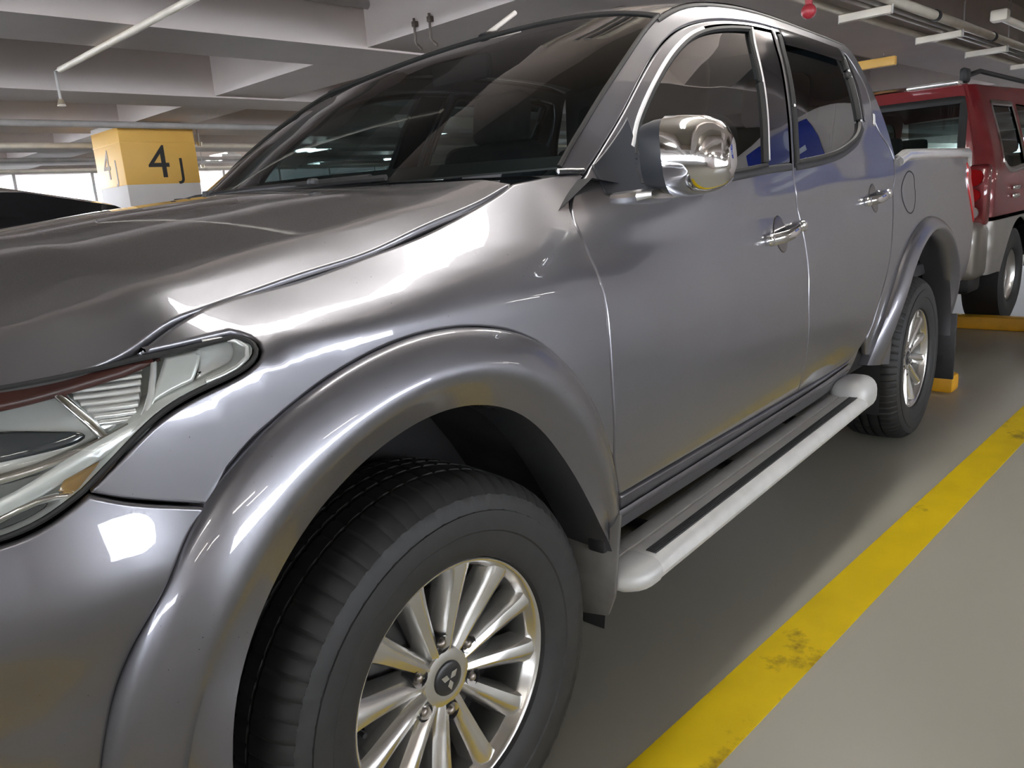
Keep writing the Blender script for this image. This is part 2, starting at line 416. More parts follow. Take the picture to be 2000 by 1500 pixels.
# lamps
lab_wide = lambda L_: L_ < .7
def lamp_fix(c, label, group, along='x', L_=1.2):
    t = empty('ceiling_light', G(*c), rz=GA + (0 if along == 'x' else math.pi/2)); tag(t, label, 'light', group)
    MB().box((0, 0, .045), (L_ + .04, .055, .045), .006).build('light_housing', 'fixture', t)
    d = MB()
    for y in (-.045, .045): d.cyl((-L_/2, y, 0), (L_/2, y, 0), .019, n=12)
    d.build('light_tubes', 'tube light', t)
    if lab_wide(L_): t.scale = (1, 2.2, 1)
    for x in (-L_/2, L_/2): MB().box((x, 0, .008), (.025, .14, .05), .004).build('tube_holder', 'fixture', t)
    return t
for c, al, L_, lab in LAMPS:
    lamp_fix(c, lab or 'white twin tube batten light outside the view, placed for the light on the pickup', 'lights outside the view' if not lab else 'lights beyond the numbered column', al, L_)
# pipes and tray
def pipe(name, pts, r, m, label, group=None):
    o = tube(name, [G(*p) for p in pts], r, m, None, n=12); return tag(o, label, 'pipe', group)

def interp(xs, ys):
    xs = np.array(xs, float); ys = np.array(ys, float)
    h = np.diff(xs); d = np.diff(ys) / h
    m = np.zeros(len(xs))
    for i in range(1, len(xs) - 1):
        m[i] = (d[i-1]*h[i] + d[i]*h[i-1]) / (h[i-1] + h[i])
    m[0] = d[0]; m[-1] = d[-1]
    def f(x):
        x = np.clip(np.asarray(x, float), xs[0], xs[-1])
        i = np.clip(np.searchsorted(xs, x, 'right') - 1, 0, len(h) - 1)
        t = (x - xs[i]) / h[i]
        return ((2*t**3 - 3*t**2 + 1)*ys[i] + (t**3 - 2*t**2 + t)*h[i]*m[i]
                + (-2*t**3 + 3*t**2)*ys[i+1] + (t**3 - t**2)*h[i]*m[i+1])
    return f
def sstep(a, b, x):
    t = np.clip((x - a) / (b - a), 0, 1)
    return t*t*(3 - 2*t)
halfw = interp([-.66, -.58, -.5, -.4, -.2, 0, .4, 1.5, 2.5, 3.0, 3.9], [.785, .825, .852, .874, .891, .895, .893, .893, .893, .893, .885])
top_z = interp([-.66, -.44, -.38, -.33, -.27, -.18, -.04, .09, .26, .36, .55, 4], [1.03, 1.05, 1.08, 1.09, 1.10, 1.115, 1.135, 1.167, 1.205, 1.235, 1.25, 1.25])
crease_z = interp([-.66, -.45, -.28, -.1, .15, .385, .8, 1.5, 2.5, 4], [.96, .99, 1.04, 1.055, 1.075, 1.10, 1.12, 1.14, 1.165, 1.175])
roll_z = interp([-.66, -.45, -.28, -.1, .15, .385, .6, .8, 1.5, 2.5, 4], [.96, .99, 1.04, 1.05, 1.06, 1.06, 1.03, 1.0, .99, 1.0, 1.08])
top_in = interp([-.66, -.44, -.28, 0, .3, .5, .62, .75, .95, 1.2, 1.5, 2.5, 2.62, 4], [.06, .07, .09, .115, .14, .145, .120, .098, .076, .066, .061, .058, .046, .036])
tumble = interp([0, .1, .2, .3, .41, .45, .48, .52], [0, .021, .050, .090, .150, .190, .238, .33])
def side_in(x, z):
    """how far the flank lies inside its widest line"""
    zt, zc, ti = top_z(x), crease_z(x), top_in(x)
    zr = roll_z(x)
    u = np.clip((z - zr) / (zt - zr), -2, 1)
    k = np.interp(x, [.3, .8], [.13, .30])
    r = ti * np.log1p(np.exp(u / k)) / np.log1p(np.exp(1 / k))
    r = r + np.where(z > zt, tumble(np.clip(z - zt, 0, .52)) * (1.40 - .40 * sstep(.5, 1.6, x)), 0)
    g = .009 * (1 - sstep(-.03, .035, z - zc)) * (1 - sstep(.03, .26, zc - z))
    g = g * sstep(-.32, .12, x)
    lo = np.clip((.78 - z) / .26, 0, 2)
    return r + g + .042 * lo**1.7
def flank(x, z):
    return -(halfw(x) - side_in(x, z))
# ------------------------------------------------------------------ the pickup: surfaces
nose_x = interp([-1.5, -1.15, -.95, -.8, -.7, -.6], [-.905, -.885, -.835, -.76, -.688, -.6])
nose_y = interp([-1.5, -1.15, -.95, -.8, -.7, -.6], [0, .36, .55, .685, .762, .8165])
def flank3(s, z):
    s = np.asarray(s, float); z = np.asarray(z, float)
    x = np.maximum(s, -.6); i = side_in(x, z)
    t = sstep(-.6, -1.25, s)*math.pi/2
    nx = np.where(s < -.6, nose_x(s), s) + i*np.sin(t)
    ny = np.where(s < -.6, -nose_y(s), -halfw(x)) + i*np.cos(t)
    return nx, ny, z
def bumper3(s, z):
    x, y, z = flank3(s, z)
    zc = .775 + .02*np.clip((s+.63)/.15, 0, 1)
    b = .010*sstep(.93, .80, z) + .008*np.exp(-((z - zc)/.06)**2) - .030*sstep(zc+.01, zc-.16, z)
    b = b*sstep(-.40, -.50, s) + .004
    return x, y - b, z
hood_c = interp([-.95, -.8, -.6, -.31, -.09, .05, .16, .3, .5], [1.10, 1.145, 1.183, 1.215, 1.24, 1.253, 1.262, 1.272, 1.28])
def hood3(x, y):
    x = np.asarray(x, float); y = np.asarray(y, float)
    xe = np.clip(x, -.62, .36)
    ye = halfw(xe) - top_in(xe); ze = top_z(xe) - .045*np.clip(-.6 - x, 0, .4)
    v = np.abs(y)/ye
    vc = .927; a = .62*(v/vc)**2; b = .62 + (v - vc)*5.2; k = .022
    s = np.where(np.abs(b-a) < 9, np.log(np.exp(np.clip(a/k, -50, 50)) + np.exp(np.clip(b/k, -50, 50)))*k, 0)
    s = s - .0
    s1 = np.log(np.exp(.62/vc**2/k) + np.exp(1.0/k))*k
    c = hood_c(x)
    return x, y, c - (c - ze)*s/s1

TRUCK = tag(empty('pickup_truck'), 'graphite grey double cab pickup truck with chrome mirror, nearest vehicle', 'pickup truck')
both = []      # parts that the far side repeats
GAP_LINE = [(-.435, 1.049), (-.424, 1.056), (-.406, 1.067), (-.377, 1.081), (-.333, 1.094), (-.271, 1.103), (-.205, 1.110), (-.132, 1.120),
            (-.046, 1.134), (.039, 1.149), (.129, 1.169), (.225, 1.193), (.294, 1.213), (.351, 1.234)]
DOOR_GAP = [(.577, 1.247), (.535, 1.222), (.485, 1.19), (.455, 1.15), (.452, 1.102), (.458, 1.061), (.459, .98), (.456, .898), (.457, .813), (.463, .722), (.47, .66)]
HL_TOP = [(-.70, 1.036), (-.568, 1.039), (-.494, 1.042), (-.435, 1.049)]
HL_TOP2 = [(-.435, 1.049), (-.418, 1.0505), (-.372, 1.056), (-.325, 1.060)]
HL_LOW = [(-.325, 1.060), (-.304, 1.059), (-.297, 1.050), (-.300, 1.038), (-.310, 1.025), (-.331, 1.014), (-.372, 1.004), (-.410, .994), (-.437, .983), (-.461, .968),
          (-.487, .945), (-.509, .928), (-.529, .911)]
HL_LOW2 = [(-.529, .911), (-.561, .891), (-.591, .878), (-.64, .872), (-.70, .872)]
SEAM = [(-.529, .911), (-.513, .900), (-.473, .884), (-.405, .858)]
FL_OUT = [(.525, .44), (.502, .538), (.468, .606), (.44, .674), (.416, .726), (.388, .777), (.364, .819), (.326, .868), (.284, .911), (.23, .949), (.178, .975), (.127, .992),
          (.055, 1.006), (-.013, 1.012), (-.076, 1.011), (-.144, 1.002), (-.207, .986), (-.258, .968), (-.307, .944), (-.342, .927), (-.376, .899), (-.418, .856), (-.444, .825),
          (-.466, .794), (-.488, .756), (-.512, .707), (-.531, .651), (-.545, .596), (-.554, .551), (-.562, .42), (-.566, .32)]
FL_IN = [(.445, .40), (.442, .445), (.412, .496), (.369, .575), (.327, .647), (.285, .709), (.243, .762), (.208, .802), (.16, .838), (.109, .862), (.049, .879), (-.008, .886),
         (-.064, .882), (-.116, .873), (-.167, .856), (-.214, .837), (-.26, .811), (-.305, .777), (-.358, .721), (-.386, .682), (-.412, .633), (-.43, .584), (-.443, .492), (-.452, .40), (-.458, .32)]
def under(line, a, b, d=0):
    """the stretch of a line between two x values, pulled in under its neighbour"""
    return [(x, z - d) for x, z in line if min(a, b) <= x <= max(a, b)]
# ------------------------------------------------------------------ hood, fender, bumper
hl = [(x, -(float(halfw(x)) - float(top_in(x)))) for x in np.linspace(-.60, .351, 40)]
nose = [(-.60, hl[0][1]), (-.70, -.66), (-.78, -.55), (-.84, -.36), (-.87, 0)]
rear = [(.351, -.749), (.30, -.6), (.235, -.35), (.21, 0)]
mir = lambda L: [(x, -y) for x, y in L[::-1]]
hood = panel('hood', path(hl, rear, mir(rear), mir(hl), mir(nose), nose[::-1], iters=0), hood3, PAINT, TRUCK, step=.03, lip=.02)
fo_f = [p for p in FL_OUT if p[1] >= .66]
fo_f[-1:] = []
fender_out = path(GAP_LINE, [(.351, 1.234), (.413, 1.240), (.499, 1.247), (.577, 1.247)], DOOR_GAP, [(.47, .66)] + [p for p in FL_OUT if p[1] > .67 and p[0] > -.41], [FL_OUT[20], SEAM[-1]], SEAM[::-1], HL_LOW[::-1], HL_TOP2[::-1])
fender = panel('front_fender', fender_out, flank3, PAINT, TRUCK); both.append(fender)
bump_out = path(SEAM, [SEAM[-1]] + [p for p in FL_OUT if p[0] < -.41], [(-.562, .42), (-1.0, .40), (-1.5, .40)], [(-1.5, .40), (-1.5, .78)], [(-1.5, .78), (-.9, .80), (-.76, .86), (-.70, .872)], HL_LOW2[::-1])
bumper = panel('front_bumper', bump_out, bumper3, PAINT, TRUCK, step=.022); both.append(bumper)
grille = panel('grille', path([(-.71, .86), (-.78, .84), (-.9, .79), (-1.5, .77)], [(-1.5, .77), (-1.5, 1.03)], [(-1.5, 1.03), (-.71, 1.03)], step=.03), lambda s, z: flank3(s, z), 'gloss black', TRUCK, off=-.03, step=.05); both.append(grille)
for k in range(3):
    z0 = .84 + .07*k
    gb = strip('grille_bar', [(-1.5, z0), (-1.1, z0), (-.8, z0+.02)], flank3, .014, 'chrome', grille, off=-.018, th=.006)
# ------------------------------------------------------------------ head lamp
def deep(d, tilt=0):
    def f(s, z):
        x, y, zz = flank3(s, z)
        return x, y + d + tilt*(z - .97), zz
    return f
hl_out = path(HL_TOP[:-1] + HL_TOP2, HL_LOW, HL_LOW2, [(-.70, .872), (-.70, 1.036)])
lamp = panel('headlight', hl_out, deep(.075), 'lamp grey', TRUCK, step=.03, lip=.01); both.append(lamp)
# the bowl wall round the lamp
def bowl(outline, d0, d1, name, m, parent, gap=.004):
    q = offset(outline, gap); a = np.stack(deep(d0)(q[:, 0], q[:, 1]), 1); b = np.stack(deep(d1)(q[:, 0], q[:, 1]), 1)
    return loft(name, [list(a) + [a[0]], list(b) + [b[0]]], m, parent)
bowl(hl_out, .004, .08, 'lamp_bowl', 'lamp grey', lamp, .007)
bowl(hl_out, .0, .03, 'lamp_flange', 'black seal', lamp, .0035)
gq = offset(hl_out, .0045); gp, gn, _, _ = surf(flank3, gq, -.001)
tube('lamp_gasket', list(gp) + [gp[0]], .0032, 'black seal', lamp, n=6)
panel('lens_cover', hl_out, flank3, 'lamp cover', lamp, gap=.006, lip=.004, off=-.001)
# brown strip tucked under the hood edge
panel('upper_bezel', path([(-.69, 1.030), (-.568, 1.034), (-.494, 1.037), (-.43, 1.044), (-.405, 1.044)], [(-.405, 1.044), (-.418, 1.037), (-.450, 1.029)], [(-.450, 1.029), (-.52, 1.018), (-.58, 1.012), (-.69, 1.008)]), deep(.012), 'lamp brown', lamp, lip=.01)
# reflector chamber: grey main bowl with a dark projector
panel('reflector_shell', path([(-.69, 1.012), (-.58, 1.016), (-.52, 1.022), (-.50, 1.024)], [(-.50, 1.024), (-.475, .965)], [(-.475, .965), (-.53, .945), (-.60, .930), (-.69, .925)]), deep(.058, .25), 'lamp grey', lamp, lip=.02)
MB().sph((-.625, -.715, .985), .042, (1, .7, 1), 24).build('projector_lens', 'projector', lamp)
MB().cyl((-.618, -.745, .982), (-.622, -.70, .984), .048, .052, 28, caps=False).build('projector_ring', 'chrome', lamp)
panel('dark_shield', path([(-.64, .985), (-.56, .988), (-.53, .975), (-.50, .978), (-.49, .960), (-.56, .952), (-.64, .948)]), deep(.05), 'projector', lamp, lip=.02)
strip('divider', [(-.518, 1.018), (-.505, .988), (-.491, .962)], deep(.035), .0055, 'chrome', lamp, off=.006, th=.004)
strip('lower_rail', [(-.69, .932), (-.62, .936), (-.55, .945), (-.50, .957), (-.465, .970)], deep(.030), .0065, 'chrome', lamp, off=.004, th=.005)
# ribbed indicator bowl
for k in range(10):
    z0 = .972 + k*.0072
    x0 = -.487 - .0028*k; x1 = -.452 + .0046*k
    strip('rib', [(x0, z0 + .004), ((x0+x1)/2, z0 + .002), (x1, z0 + .003)], deep(.052), .0034, 'reflector', lamp, off=.004, th=.003)
panel('rib_backing', path([(-.50, 1.03), (-.41, 1.042)], [(-.41, 1.042), (-.45, .962)], [(-.45, .962), (-.488, .962)], [(-.488, .962), (-.50, 1.03)]), deep(.058), 'reflector', lamp, lip=.008)
strip('rib_edge', [(-.409, 1.036), (-.43, 1.0), (-.455, .968)], deep(.035), .004, 'reflector', lamp, off=.004, th=.004)
# pointed tip: three bright facets
panel('tip_facet', path([(-.405, 1.043), (-.36, 1.048)], [(-.36, 1.048), (-.385, 1.008)], [(-.385, 1.008), (-.43, .995), (-.452, .975)], [(-.452, .975), (-.405, 1.043)]), deep(.040, -.35), 'lamp grey', lamp, lip=.012)
panel('tip_facet', path([(-.357, 1.049), (-.312, 1.053)], [(-.312, 1.053), (-.306, 1.045), (-.312, 1.030), (-.334, 1.020)], [(-.334, 1.020), (-.382, 1.009)], [(-.382, 1.009), (-.357, 1.049)]), deep(.022, .3), 'reflector', lamp, lip=.012)
strip('tip_rim', [(-.36, 1.052), (-.318, 1.054), (-.307, 1.048), (-.310, 1.034), (-.335, 1.019), (-.38, 1.009)], deep(.010), .0035, 'reflector', lamp, off=.002, th=.003)
# lower pod: dark band, amber bulb housing, clear corner
strip('pod_band', [(-.64, .896), (-.575, .918), (-.54, .938), (-.505, .953), (-.47, .965), (-.452, .972)], deep(.022), .010, 'lamp grey', lamp, off=.004, th=.004)
panel('indicator', path([(-.545, .930), (-.515, .941), (-.478, .950)], [(-.478, .950), (-.512, .921), (-.534, .906)], [(-.534, .906), (-.555, .918)], [(-.555, .918), (-.545, .930)]), deep(.030, .4), 'amber lens', lamp, lip=.02)
strip('pod_edge', [(-.64, .884), (-.585, .905), (-.556, .916), (-.535, .908)], deep(.018), .004, 'chrome', lamp, off=.003, th=.003)
panel('pod_lens', path([(-.64, .893), (-.59, .903), (-.56, .912)], [(-.56, .912), (-.545, .902), (-.565, .893), (-.60, .881), (-.64, .878)]), deep(.020), 'projector', lamp, lip=.01)
# ------------------------------------------------------------------ wheel arch flares
def polar(L, cx=0, cz=.37):
    a = np.array(L, float); t = np.degrees(np.arctan2(a[:, 1]-cz, a[:, 0]-cx)); r = np.hypot(a[:, 0]-cx, a[:, 1]-cz); i = np.argsort(t)
    return lambda q: np.interp(q, t[i], r[i])
def flare(name, ro, ri, t0, t1, cx, ys, parent, lipy=-.893, n=110):
    fr = [(0, -.035), (0, .009), (.04, .016), (.14, .024), (.28, .032), (.40, .0365), (.48, .0385), (.55, .0380), (.61, .0355), (.67, .0305), (.76, None), (.88, None), (1, None)]
    rows = []
    sm = lambda f: np.convolve(np.pad(f, 4, 'edge'), np.ones(9)/9, 'valid')
    T = np.linspace(t0, t1, n); RO = sm(ro(T)); RI = sm(ri(T))
    for t, a, b in zip(np.radians(T), RO, RI):
        row = []
        def pt(f):
            r = a + (b-a)*f; return cx + r*math.cos(t), .37 + r*math.sin(t)
        xc, zc = pt(.67); yc = float(ys(xc, zc)) - .0305
        for f, o in fr:
            x, z = pt(f)
            y = float(ys(x, z)) - o if o is not None else yc + (lipy - yc)*(f - .67)/.33
            row.append((x, y, z))
        x, z = pt(1.03); row.append((x, lipy + .03, z)); x, z = pt(1.02); row.append((x, lipy + .12, z))
        rows.append(row)
    return loft(name, rows, PAINT, parent, sharp=42)
# keep outer body line from dipping into the bumper
fl = flare('wheel_arch_flare', polar(FL_OUT), polar(FL_IN), 4, 184, 0, lambda x, z: flank(np.minimum(np.maximum(x, -.62), 9), z) - .004*sstep(-.3, -.45, x), TRUCK); both.append(fl)
RO = interp([-20, 0, 30, 60, 90, 120, 150, 180, 200], [.66, .655, .655, .65, .65, .68, .76, .86, .90])
RI = interp([-20, 0, 30, 60, 90, 120, 150, 180, 200], [.52, .52, .53, .545, .555, .555, .55, .545, .545])
RO = interp([-20, 0, 30, 60, 90, 120, 150, 165, 180, 200], [.64, .635, .63, .63, .64, .655, .69, .71, .72, .74])
rfl = flare('wheel_arch_flare', RO, RI, 2, 171, 3.0, flank, TRUCK, lipy=-.885); both.append(rfl)
# ------------------------------------------------------------------ doors
FD_TOP = [(.577, 1.247), (.623, 1.283), (.677, 1.327), (.741, 1.378), (.84, 1.457), (.945, 1.528), (1.056, 1.584), (1.154, 1.617), (1.27, 1.642), (1.42, 1.66), (1.60, 1.672), (1.688, 1.674)]
B_GAP = [(1.688, 1.674), (1.66, 1.58), (1.60, 1.447), (1.53, 1.25), (1.522, 1.16), (1.55, 1.068), (1.556, .976), (1.547, .822), (1.556, .66), (1.556, .545)]
FD_BOT = [(1.556, .545), (1.3, .547), (.9, .551), (.52, .552)]
FD_FRONT = [(.52, .552), (.487, .61), (.47, .66)]
GLASS_F = [(.72, 1.252), (.745, 1.31), (.773, 1.352), (.843, 1.416), (.934, 1.483), (1.017, 1.533), (1.131, 1.585), (1.22, 1.612), (1.33, 1.632), (1.45, 1.645), (1.52, 1.650)]
POST_F = [(1.52, 1.650), (1.487, 1.60), (1.425, 1.43), (1.355, 1.243)]
BELT_F = [(1.355, 1.243), (1.2, 1.232), (.974, 1.219), (.80, 1.214), (.72, 1.214)]
hole_f = path(GLASS_F, [(1.52, 1.650), (1.672, 1.655)], [(1.672, 1.655), (1.645, 1.58), (1.587, 1.447), (1.521, 1.253)], [(1.521, 1.253), (1.355, 1.243)], BELT_F, [(.72, 1.214), (.72, 1.252)])
fd = panel('front_door', path(FD_TOP, B_GAP, FD_BOT, FD_FRONT, DOOR_GAP[::-1]), flank3, PAINT, TRUCK, holes=[hole_f]); both.append(fd)
gf_out = path(GLASS_F, POST_F, BELT_F, [(.72, 1.214), (.72, 1.252)])
panel('window_glass', gf_out, flank3, 'film glass', fd, off=-.006, gap=-.004, lip=.004, step=.03)
# the pane's own weight in daylight: a thin black run channel round it
gqp, gqn, _, _ = surf(flank3, offset(gf_out, .006), -.002)
tube('window_seal', list(gqp) + [gqp[0]], .008, 'black seal', fd, n=6)
panel('pillar_trim', path(POST_F[::-1], [(1.52, 1.650), (1.672, 1.655)], [(1.672, 1.655), (1.645, 1.58), (1.587, 1.447), (1.521, 1.253)]), flank3, 'gloss black', fd, off=-.002, gap=.001, lip=.01)
panel('mirror_sail', path([(.60, 1.262), (.645, 1.29), (.72, 1.345), (.745, 1.365)], [(.745, 1.365), (.752, 1.25), (.745, 1.20)], [(.745, 1.20), (.66, 1.192), (.60, 1.2)], [(.60, 1.2), (.60, 1.262)]), flank3, 'mirror plastic', fd, off=.004, gap=0, lip=.01)
RD_TOP = [(1.696, 1.674), (1.85, 1.677), (2.05, 1.675), (2.2, 1.670), (2.33, 1.662), (2.385, 1.655)]
RD_REAR = [(2.385, 1.655), (2.425, 1.593), (2.442, 1.50), (2.425, 1.42), (2.45, 1.36), (2.53, 1.30), (2.553, 1.25), (2.53, 1.18), (2.50, 1.084), (2.44, .98), (2.375, .859), (2.29, .76), (2.25, .70), (2.235, .66)]
RD_BOT = [(2.235, .66), (2.16, .59), (2.08, .556), (1.99, .548), (1.8, .545), (1.564, .545)]
rb = [(x + .0, z) for x, z in B_GAP[::-1]]
GLASS_R = [(1.725, 1.652), (1.85, 1.656), (2.08, 1.656), (2.25, 1.652), (2.335, 1.646)]
REAR_EDGE = [(2.335, 1.646), (2.32, 1.56), (2.30, 1.48), (2.275, 1.39)]
BELT_R = [(2.275, 1.39), (2.262, 1.365), (2.21, 1.335), (2.124, 1.310), (1.98, 1.282), (1.833, 1.266), (1.68, 1.255), (1.56, 1.247)]
POST_R = [(1.56, 1.247), (1.61, 1.39), (1.68, 1.56), (1.725, 1.652)]
hole_r = path([(1.712, 1.655)] + GLASS_R[1:], REAR_EDGE, BELT_R + [(1.544, 1.246)], [(1.544, 1.246), (1.61, 1.43), (1.672, 1.57), (1.712, 1.655)])
B2 = [(1.696, 1.674)] + [(x, z) for x, z in B_GAP[1:]]
rd = panel('rear_door', path(RD_TOP, RD_REAR, RD_BOT, [(1.564, .545), B_GAP[-1]], B2[::-1]), flank3, PAINT, TRUCK, holes=[hole_r]); both.append(rd)
gr_out = path(GLASS_R, REAR_EDGE, BELT_R, POST_R)
panel('window_glass', gr_out, flank3, 'film glass', rd, off=-.006, gap=-.004, lip=.004, step=.03)
gqp, gqn, _, _ = surf(flank3, offset(gr_out, .006), -.002)
tube('window_seal', list(gqp) + [gqp[0]], .010, 'black seal', rd, n=6)
panel('pillar_trim', path([(1.544, 1.246), (1.61, 1.43), (1.672, 1.57), (1.712, 1.655)], [(1.712, 1.655), (1.725, 1.652)], POST_R[::-1]), flank3, 'gloss black', rd, off=-.002, gap=.001, lip=.01)
# chrome and black strips along the windows
strip('chrome_trim', [(.735, 1.30)] + GLASS_F[2:8], flank3, .0075, 'bright trim', fd, off=.002)
strip('chrome_trim', [(1.515, 1.645), (1.484, 1.59), (1.425, 1.43), (1.362, 1.262)], flank3, .0045, 'bright trim', fd, off=.004)
strip('belt_seal', [(.76, 1.208), (.974, 1.213), (1.2, 1.226), (1.355, 1.236), (1.515, 1.242)], flank3, .011, 'black plastic', fd, off=.001, th=.004)
strip('belt_seal', [(1.55, 1.241), (1.68, 1.248), (1.833, 1.259), (1.98, 1.275), (2.124, 1.303), (2.215, 1.33), (2.28, 1.372)], flank3, .011, 'black plastic', rd, off=.001, th=.004)
strip('chrome_trim', [(1.57, 1.262), (1.622, 1.405), (1.66, 1.50)], flank3, .0042, 'bright trim', rd, off=.003)
strip('chrome_trim', [(2.335, 1.64), (2.32, 1.56), (2.298, 1.47), (2.272, 1.385)], flank3, .0085, 'bright trim', rd, off=.003)
strip('frame_seal', [(2.36, 1.645), (2.35, 1.56), (2.335, 1.48), (2.31, 1.40)], flank3, .014, 'gloss black', rd, off=.001)
strip('rain_visor', [(1.73, 1.642), (1.9, 1.645), (2.1, 1.644), (2.3, 1.638)], flank3, .030, 'gloss black', rd, off=.006, th=.004)
strip('chrome_tip', [(2.425, 1.425), (2.418, 1.40), (2.40, 1.385)], flank3, .008, 'bright trim', rd, off=.004)
# door handles
def handle(x, z, dz, parent):
    nz = lambda a, b: (a, float(flank(a, b)), b)
    sc_ = panel('handle_cup', path([(x-.052, z+.0), (x-.03, z+.05), (x+.01, z+.055), (x+.045, z+.012), (x+.03, z-.05), (x-.015, z-.055), (x-.052, z)]), flank3, 'cup chrome', parent, off=.0025, gap=0, lip=.006, step=.02)
    pts = [(x - .105 + .21*k/8, z + dz*(k/8 - .5)) for k in range(9)]
    p3 = [Vector(nz(a, b)) + Vector((0, -.012 - .026*math.sin(math.pi*min(1, max(0, (k-.3)/7.4)))**.6, 0)) for k, (a, b) in enumerate(pts)]
    h = tube('door_handle', p3, .017, 'chrome', parent, n=14, flat=(.0095, [(0, -1, 0)]*9))
    e = nz(pts[-1][0] + .022, pts[-1][1] + .003)
    MB().box(Vector(e) + Vector((0, -.016, 0)), (.030, .028, .034), .009).build('handle_cap', 'chrome', parent)
    e = nz(pts[0][0], pts[0][1])
    MB().box(Vector(e) + Vector((.004, -.010, 0)), (.030, .030, .032), .009).build('handle_pivot', 'chrome', parent)
handle(1.385, 1.056, .022, fd); handle(2.285, 1.120, .018, rd)
# ------------------------------------------------------------------ cab frame, roof, windscreen
A_LEFT = [(.511, 1.262), (.586, 1.33), (.697, 1.419), (.857, 1.528), (.97, 1.596), (1.03, 1.627)]
ROOF_E = [(1.03, 1.627), (1.12, 1.662), (1.24, 1.692), (1.42, 1.715), (1.7, 1.730), (2.05, 1.730), (2.3, 1.722), (2.455, 1.705)]
CAB_R = [(2.455, 1.705), (2.470, 1.66), (2.490, 1.596), (2.508, 1.504), (2.532, 1.407), (2.552, 1.339), (2.572, 1.262)]
off_rd = [(x + .0015, z) for x, z in RD_REAR[:7]]
frame = panel('cab_frame', path(A_LEFT, ROOF_E, CAB_R, [(2.572, 1.262), (2.556, 1.253)], off_rd[::-1], RD_TOP[::-1], [RD_TOP[0], FD_TOP[-1]], FD_TOP[::-1], [FD_TOP[0], (.511, 1.248)], [(.511, 1.248), (.511, 1.262)]), flank3, PAINT, TRUCK); both.append(frame)
strip('drip_seam', [(1.02, 1.615), (1.12, 1.652), (1.24, 1.681), (1.42, 1.703), (1.7, 1.717), (2.05, 1.717), (2.3, 1.709), (2.43, 1.695)], flank3, .007, 'black seal', frame, off=.0, th=.003)
strip('pillar_foot', [(.50, 1.252), (.535, 1.252), (.57, 1.250)], flank3, .006, 'dull chrome', frame, off=.004, th=.004)
ew = catmull(A_LEFT, .04); e3 = np.stack(flank3(ew[:, 0], ew[:, 1]), 1); NW = len(e3)
wc_x = np.linspace(.235, 1.235, NW); wc_z = np.interp(np.linspace(0, 1, NW), [0, .25, .5, .75, 1], [1.255, 1.40, 1.530, 1.643, 1.733])
rows = []
U = np.linspace(-1, 1, 33)
for i in range(NW):
    rows.append([(wc_x[i] + (e3[i, 0] - wc_x[i])*abs(u)**2.3, -u*e3[i, 1]*1.0, wc_z[i] + (e3[i, 2] - wc_z[i])*abs(u)**2.3) for u in -U])
rows = [[(x, -y, z) for x, y, z in r] for r in rows]
ws = loft('windscreen', rows, 'windscreen glass', TRUCK)
for a in range(2):
    k = 0 if a == 0 else -1
    tube('windscreen_seal', [Vector(r[k]) for r in rows], .006, 'black seal', ws, n=6)
tube('windscreen_seal', [Vector(p) for p in rows[-1]], .008, 'black seal', ws, n=6)
# printed black border of the screen
band = [[Vector(p) + Vector((.004, 0, -.004)) for p in rows[i]] for i in (0, 1)]
loft('screen_border', band, 'black seal', ws)
er = catmull(ROOF_E, .05, iters=3); r3 = np.stack(flank3(er[:, 0], er[:, 1]), 1)
fx = np.array([p[0] for p in rows[-1]]); fz = np.array([p[2] for p in rows[-1]])
rr = []
for i in range(len(r3)):
    k = i/(len(r3)-1); row = []
    xe, ye, ze = r3[i]
    for j, u in enumerate(U):
        v = abs(u); crown = 1.735 + .052*math.sin(math.pi*min(1, .62*k**.6 + 0.0)) - .02*max(0, k-.75)/.25
        x = (1.235 + (2.46 - 1.235)*k)*(1 - v**2.3) + xe*v**2.3
        s_ = 1 - v**2.6
        row.append((x, ye*u*-1*-1 if u < 0 else -ye*u, ze + (crown - ze)*s_))
    rr.append([(x, (abs(y) if u > 0 else -abs(y)), z) for (x, y, z), u in zip(row, U)])
roof = loft('roof', rr, PAINT, TRUCK, flip=True)
# cab rear wall with its window
bk = [Vector(p) for p in rr[-1]]
bw = MB(); low = [(2.60, p.y*1.18, 1.22) for p in bk]
bw.poly(bk + [Vector(p) for p in low], [(i, i+1, i+1+33, i+33) for i in range(32)])
bw.build('cab_back', PAINT, TRUCK)
MB().box((2.53, 0, 1.48), (.02, 1.25, .34), .008, Matrix.Rotation(.27, 3, 'Y')).build('rear_window', 'gloss black', TRUCK)
# aerial on the roof
ae = MB().box((1.285, .11, 1.742), (.075, .045, .040), .012, Matrix.Rotation(-.25, 3, 'Y')).build('antenna_base', 'gloss black', TRUCK)
tube('antenna', [(1.275, .11, 1.752), (1.43, .11, 1.838)], .0085, 'pipe grey', ae, n=8)
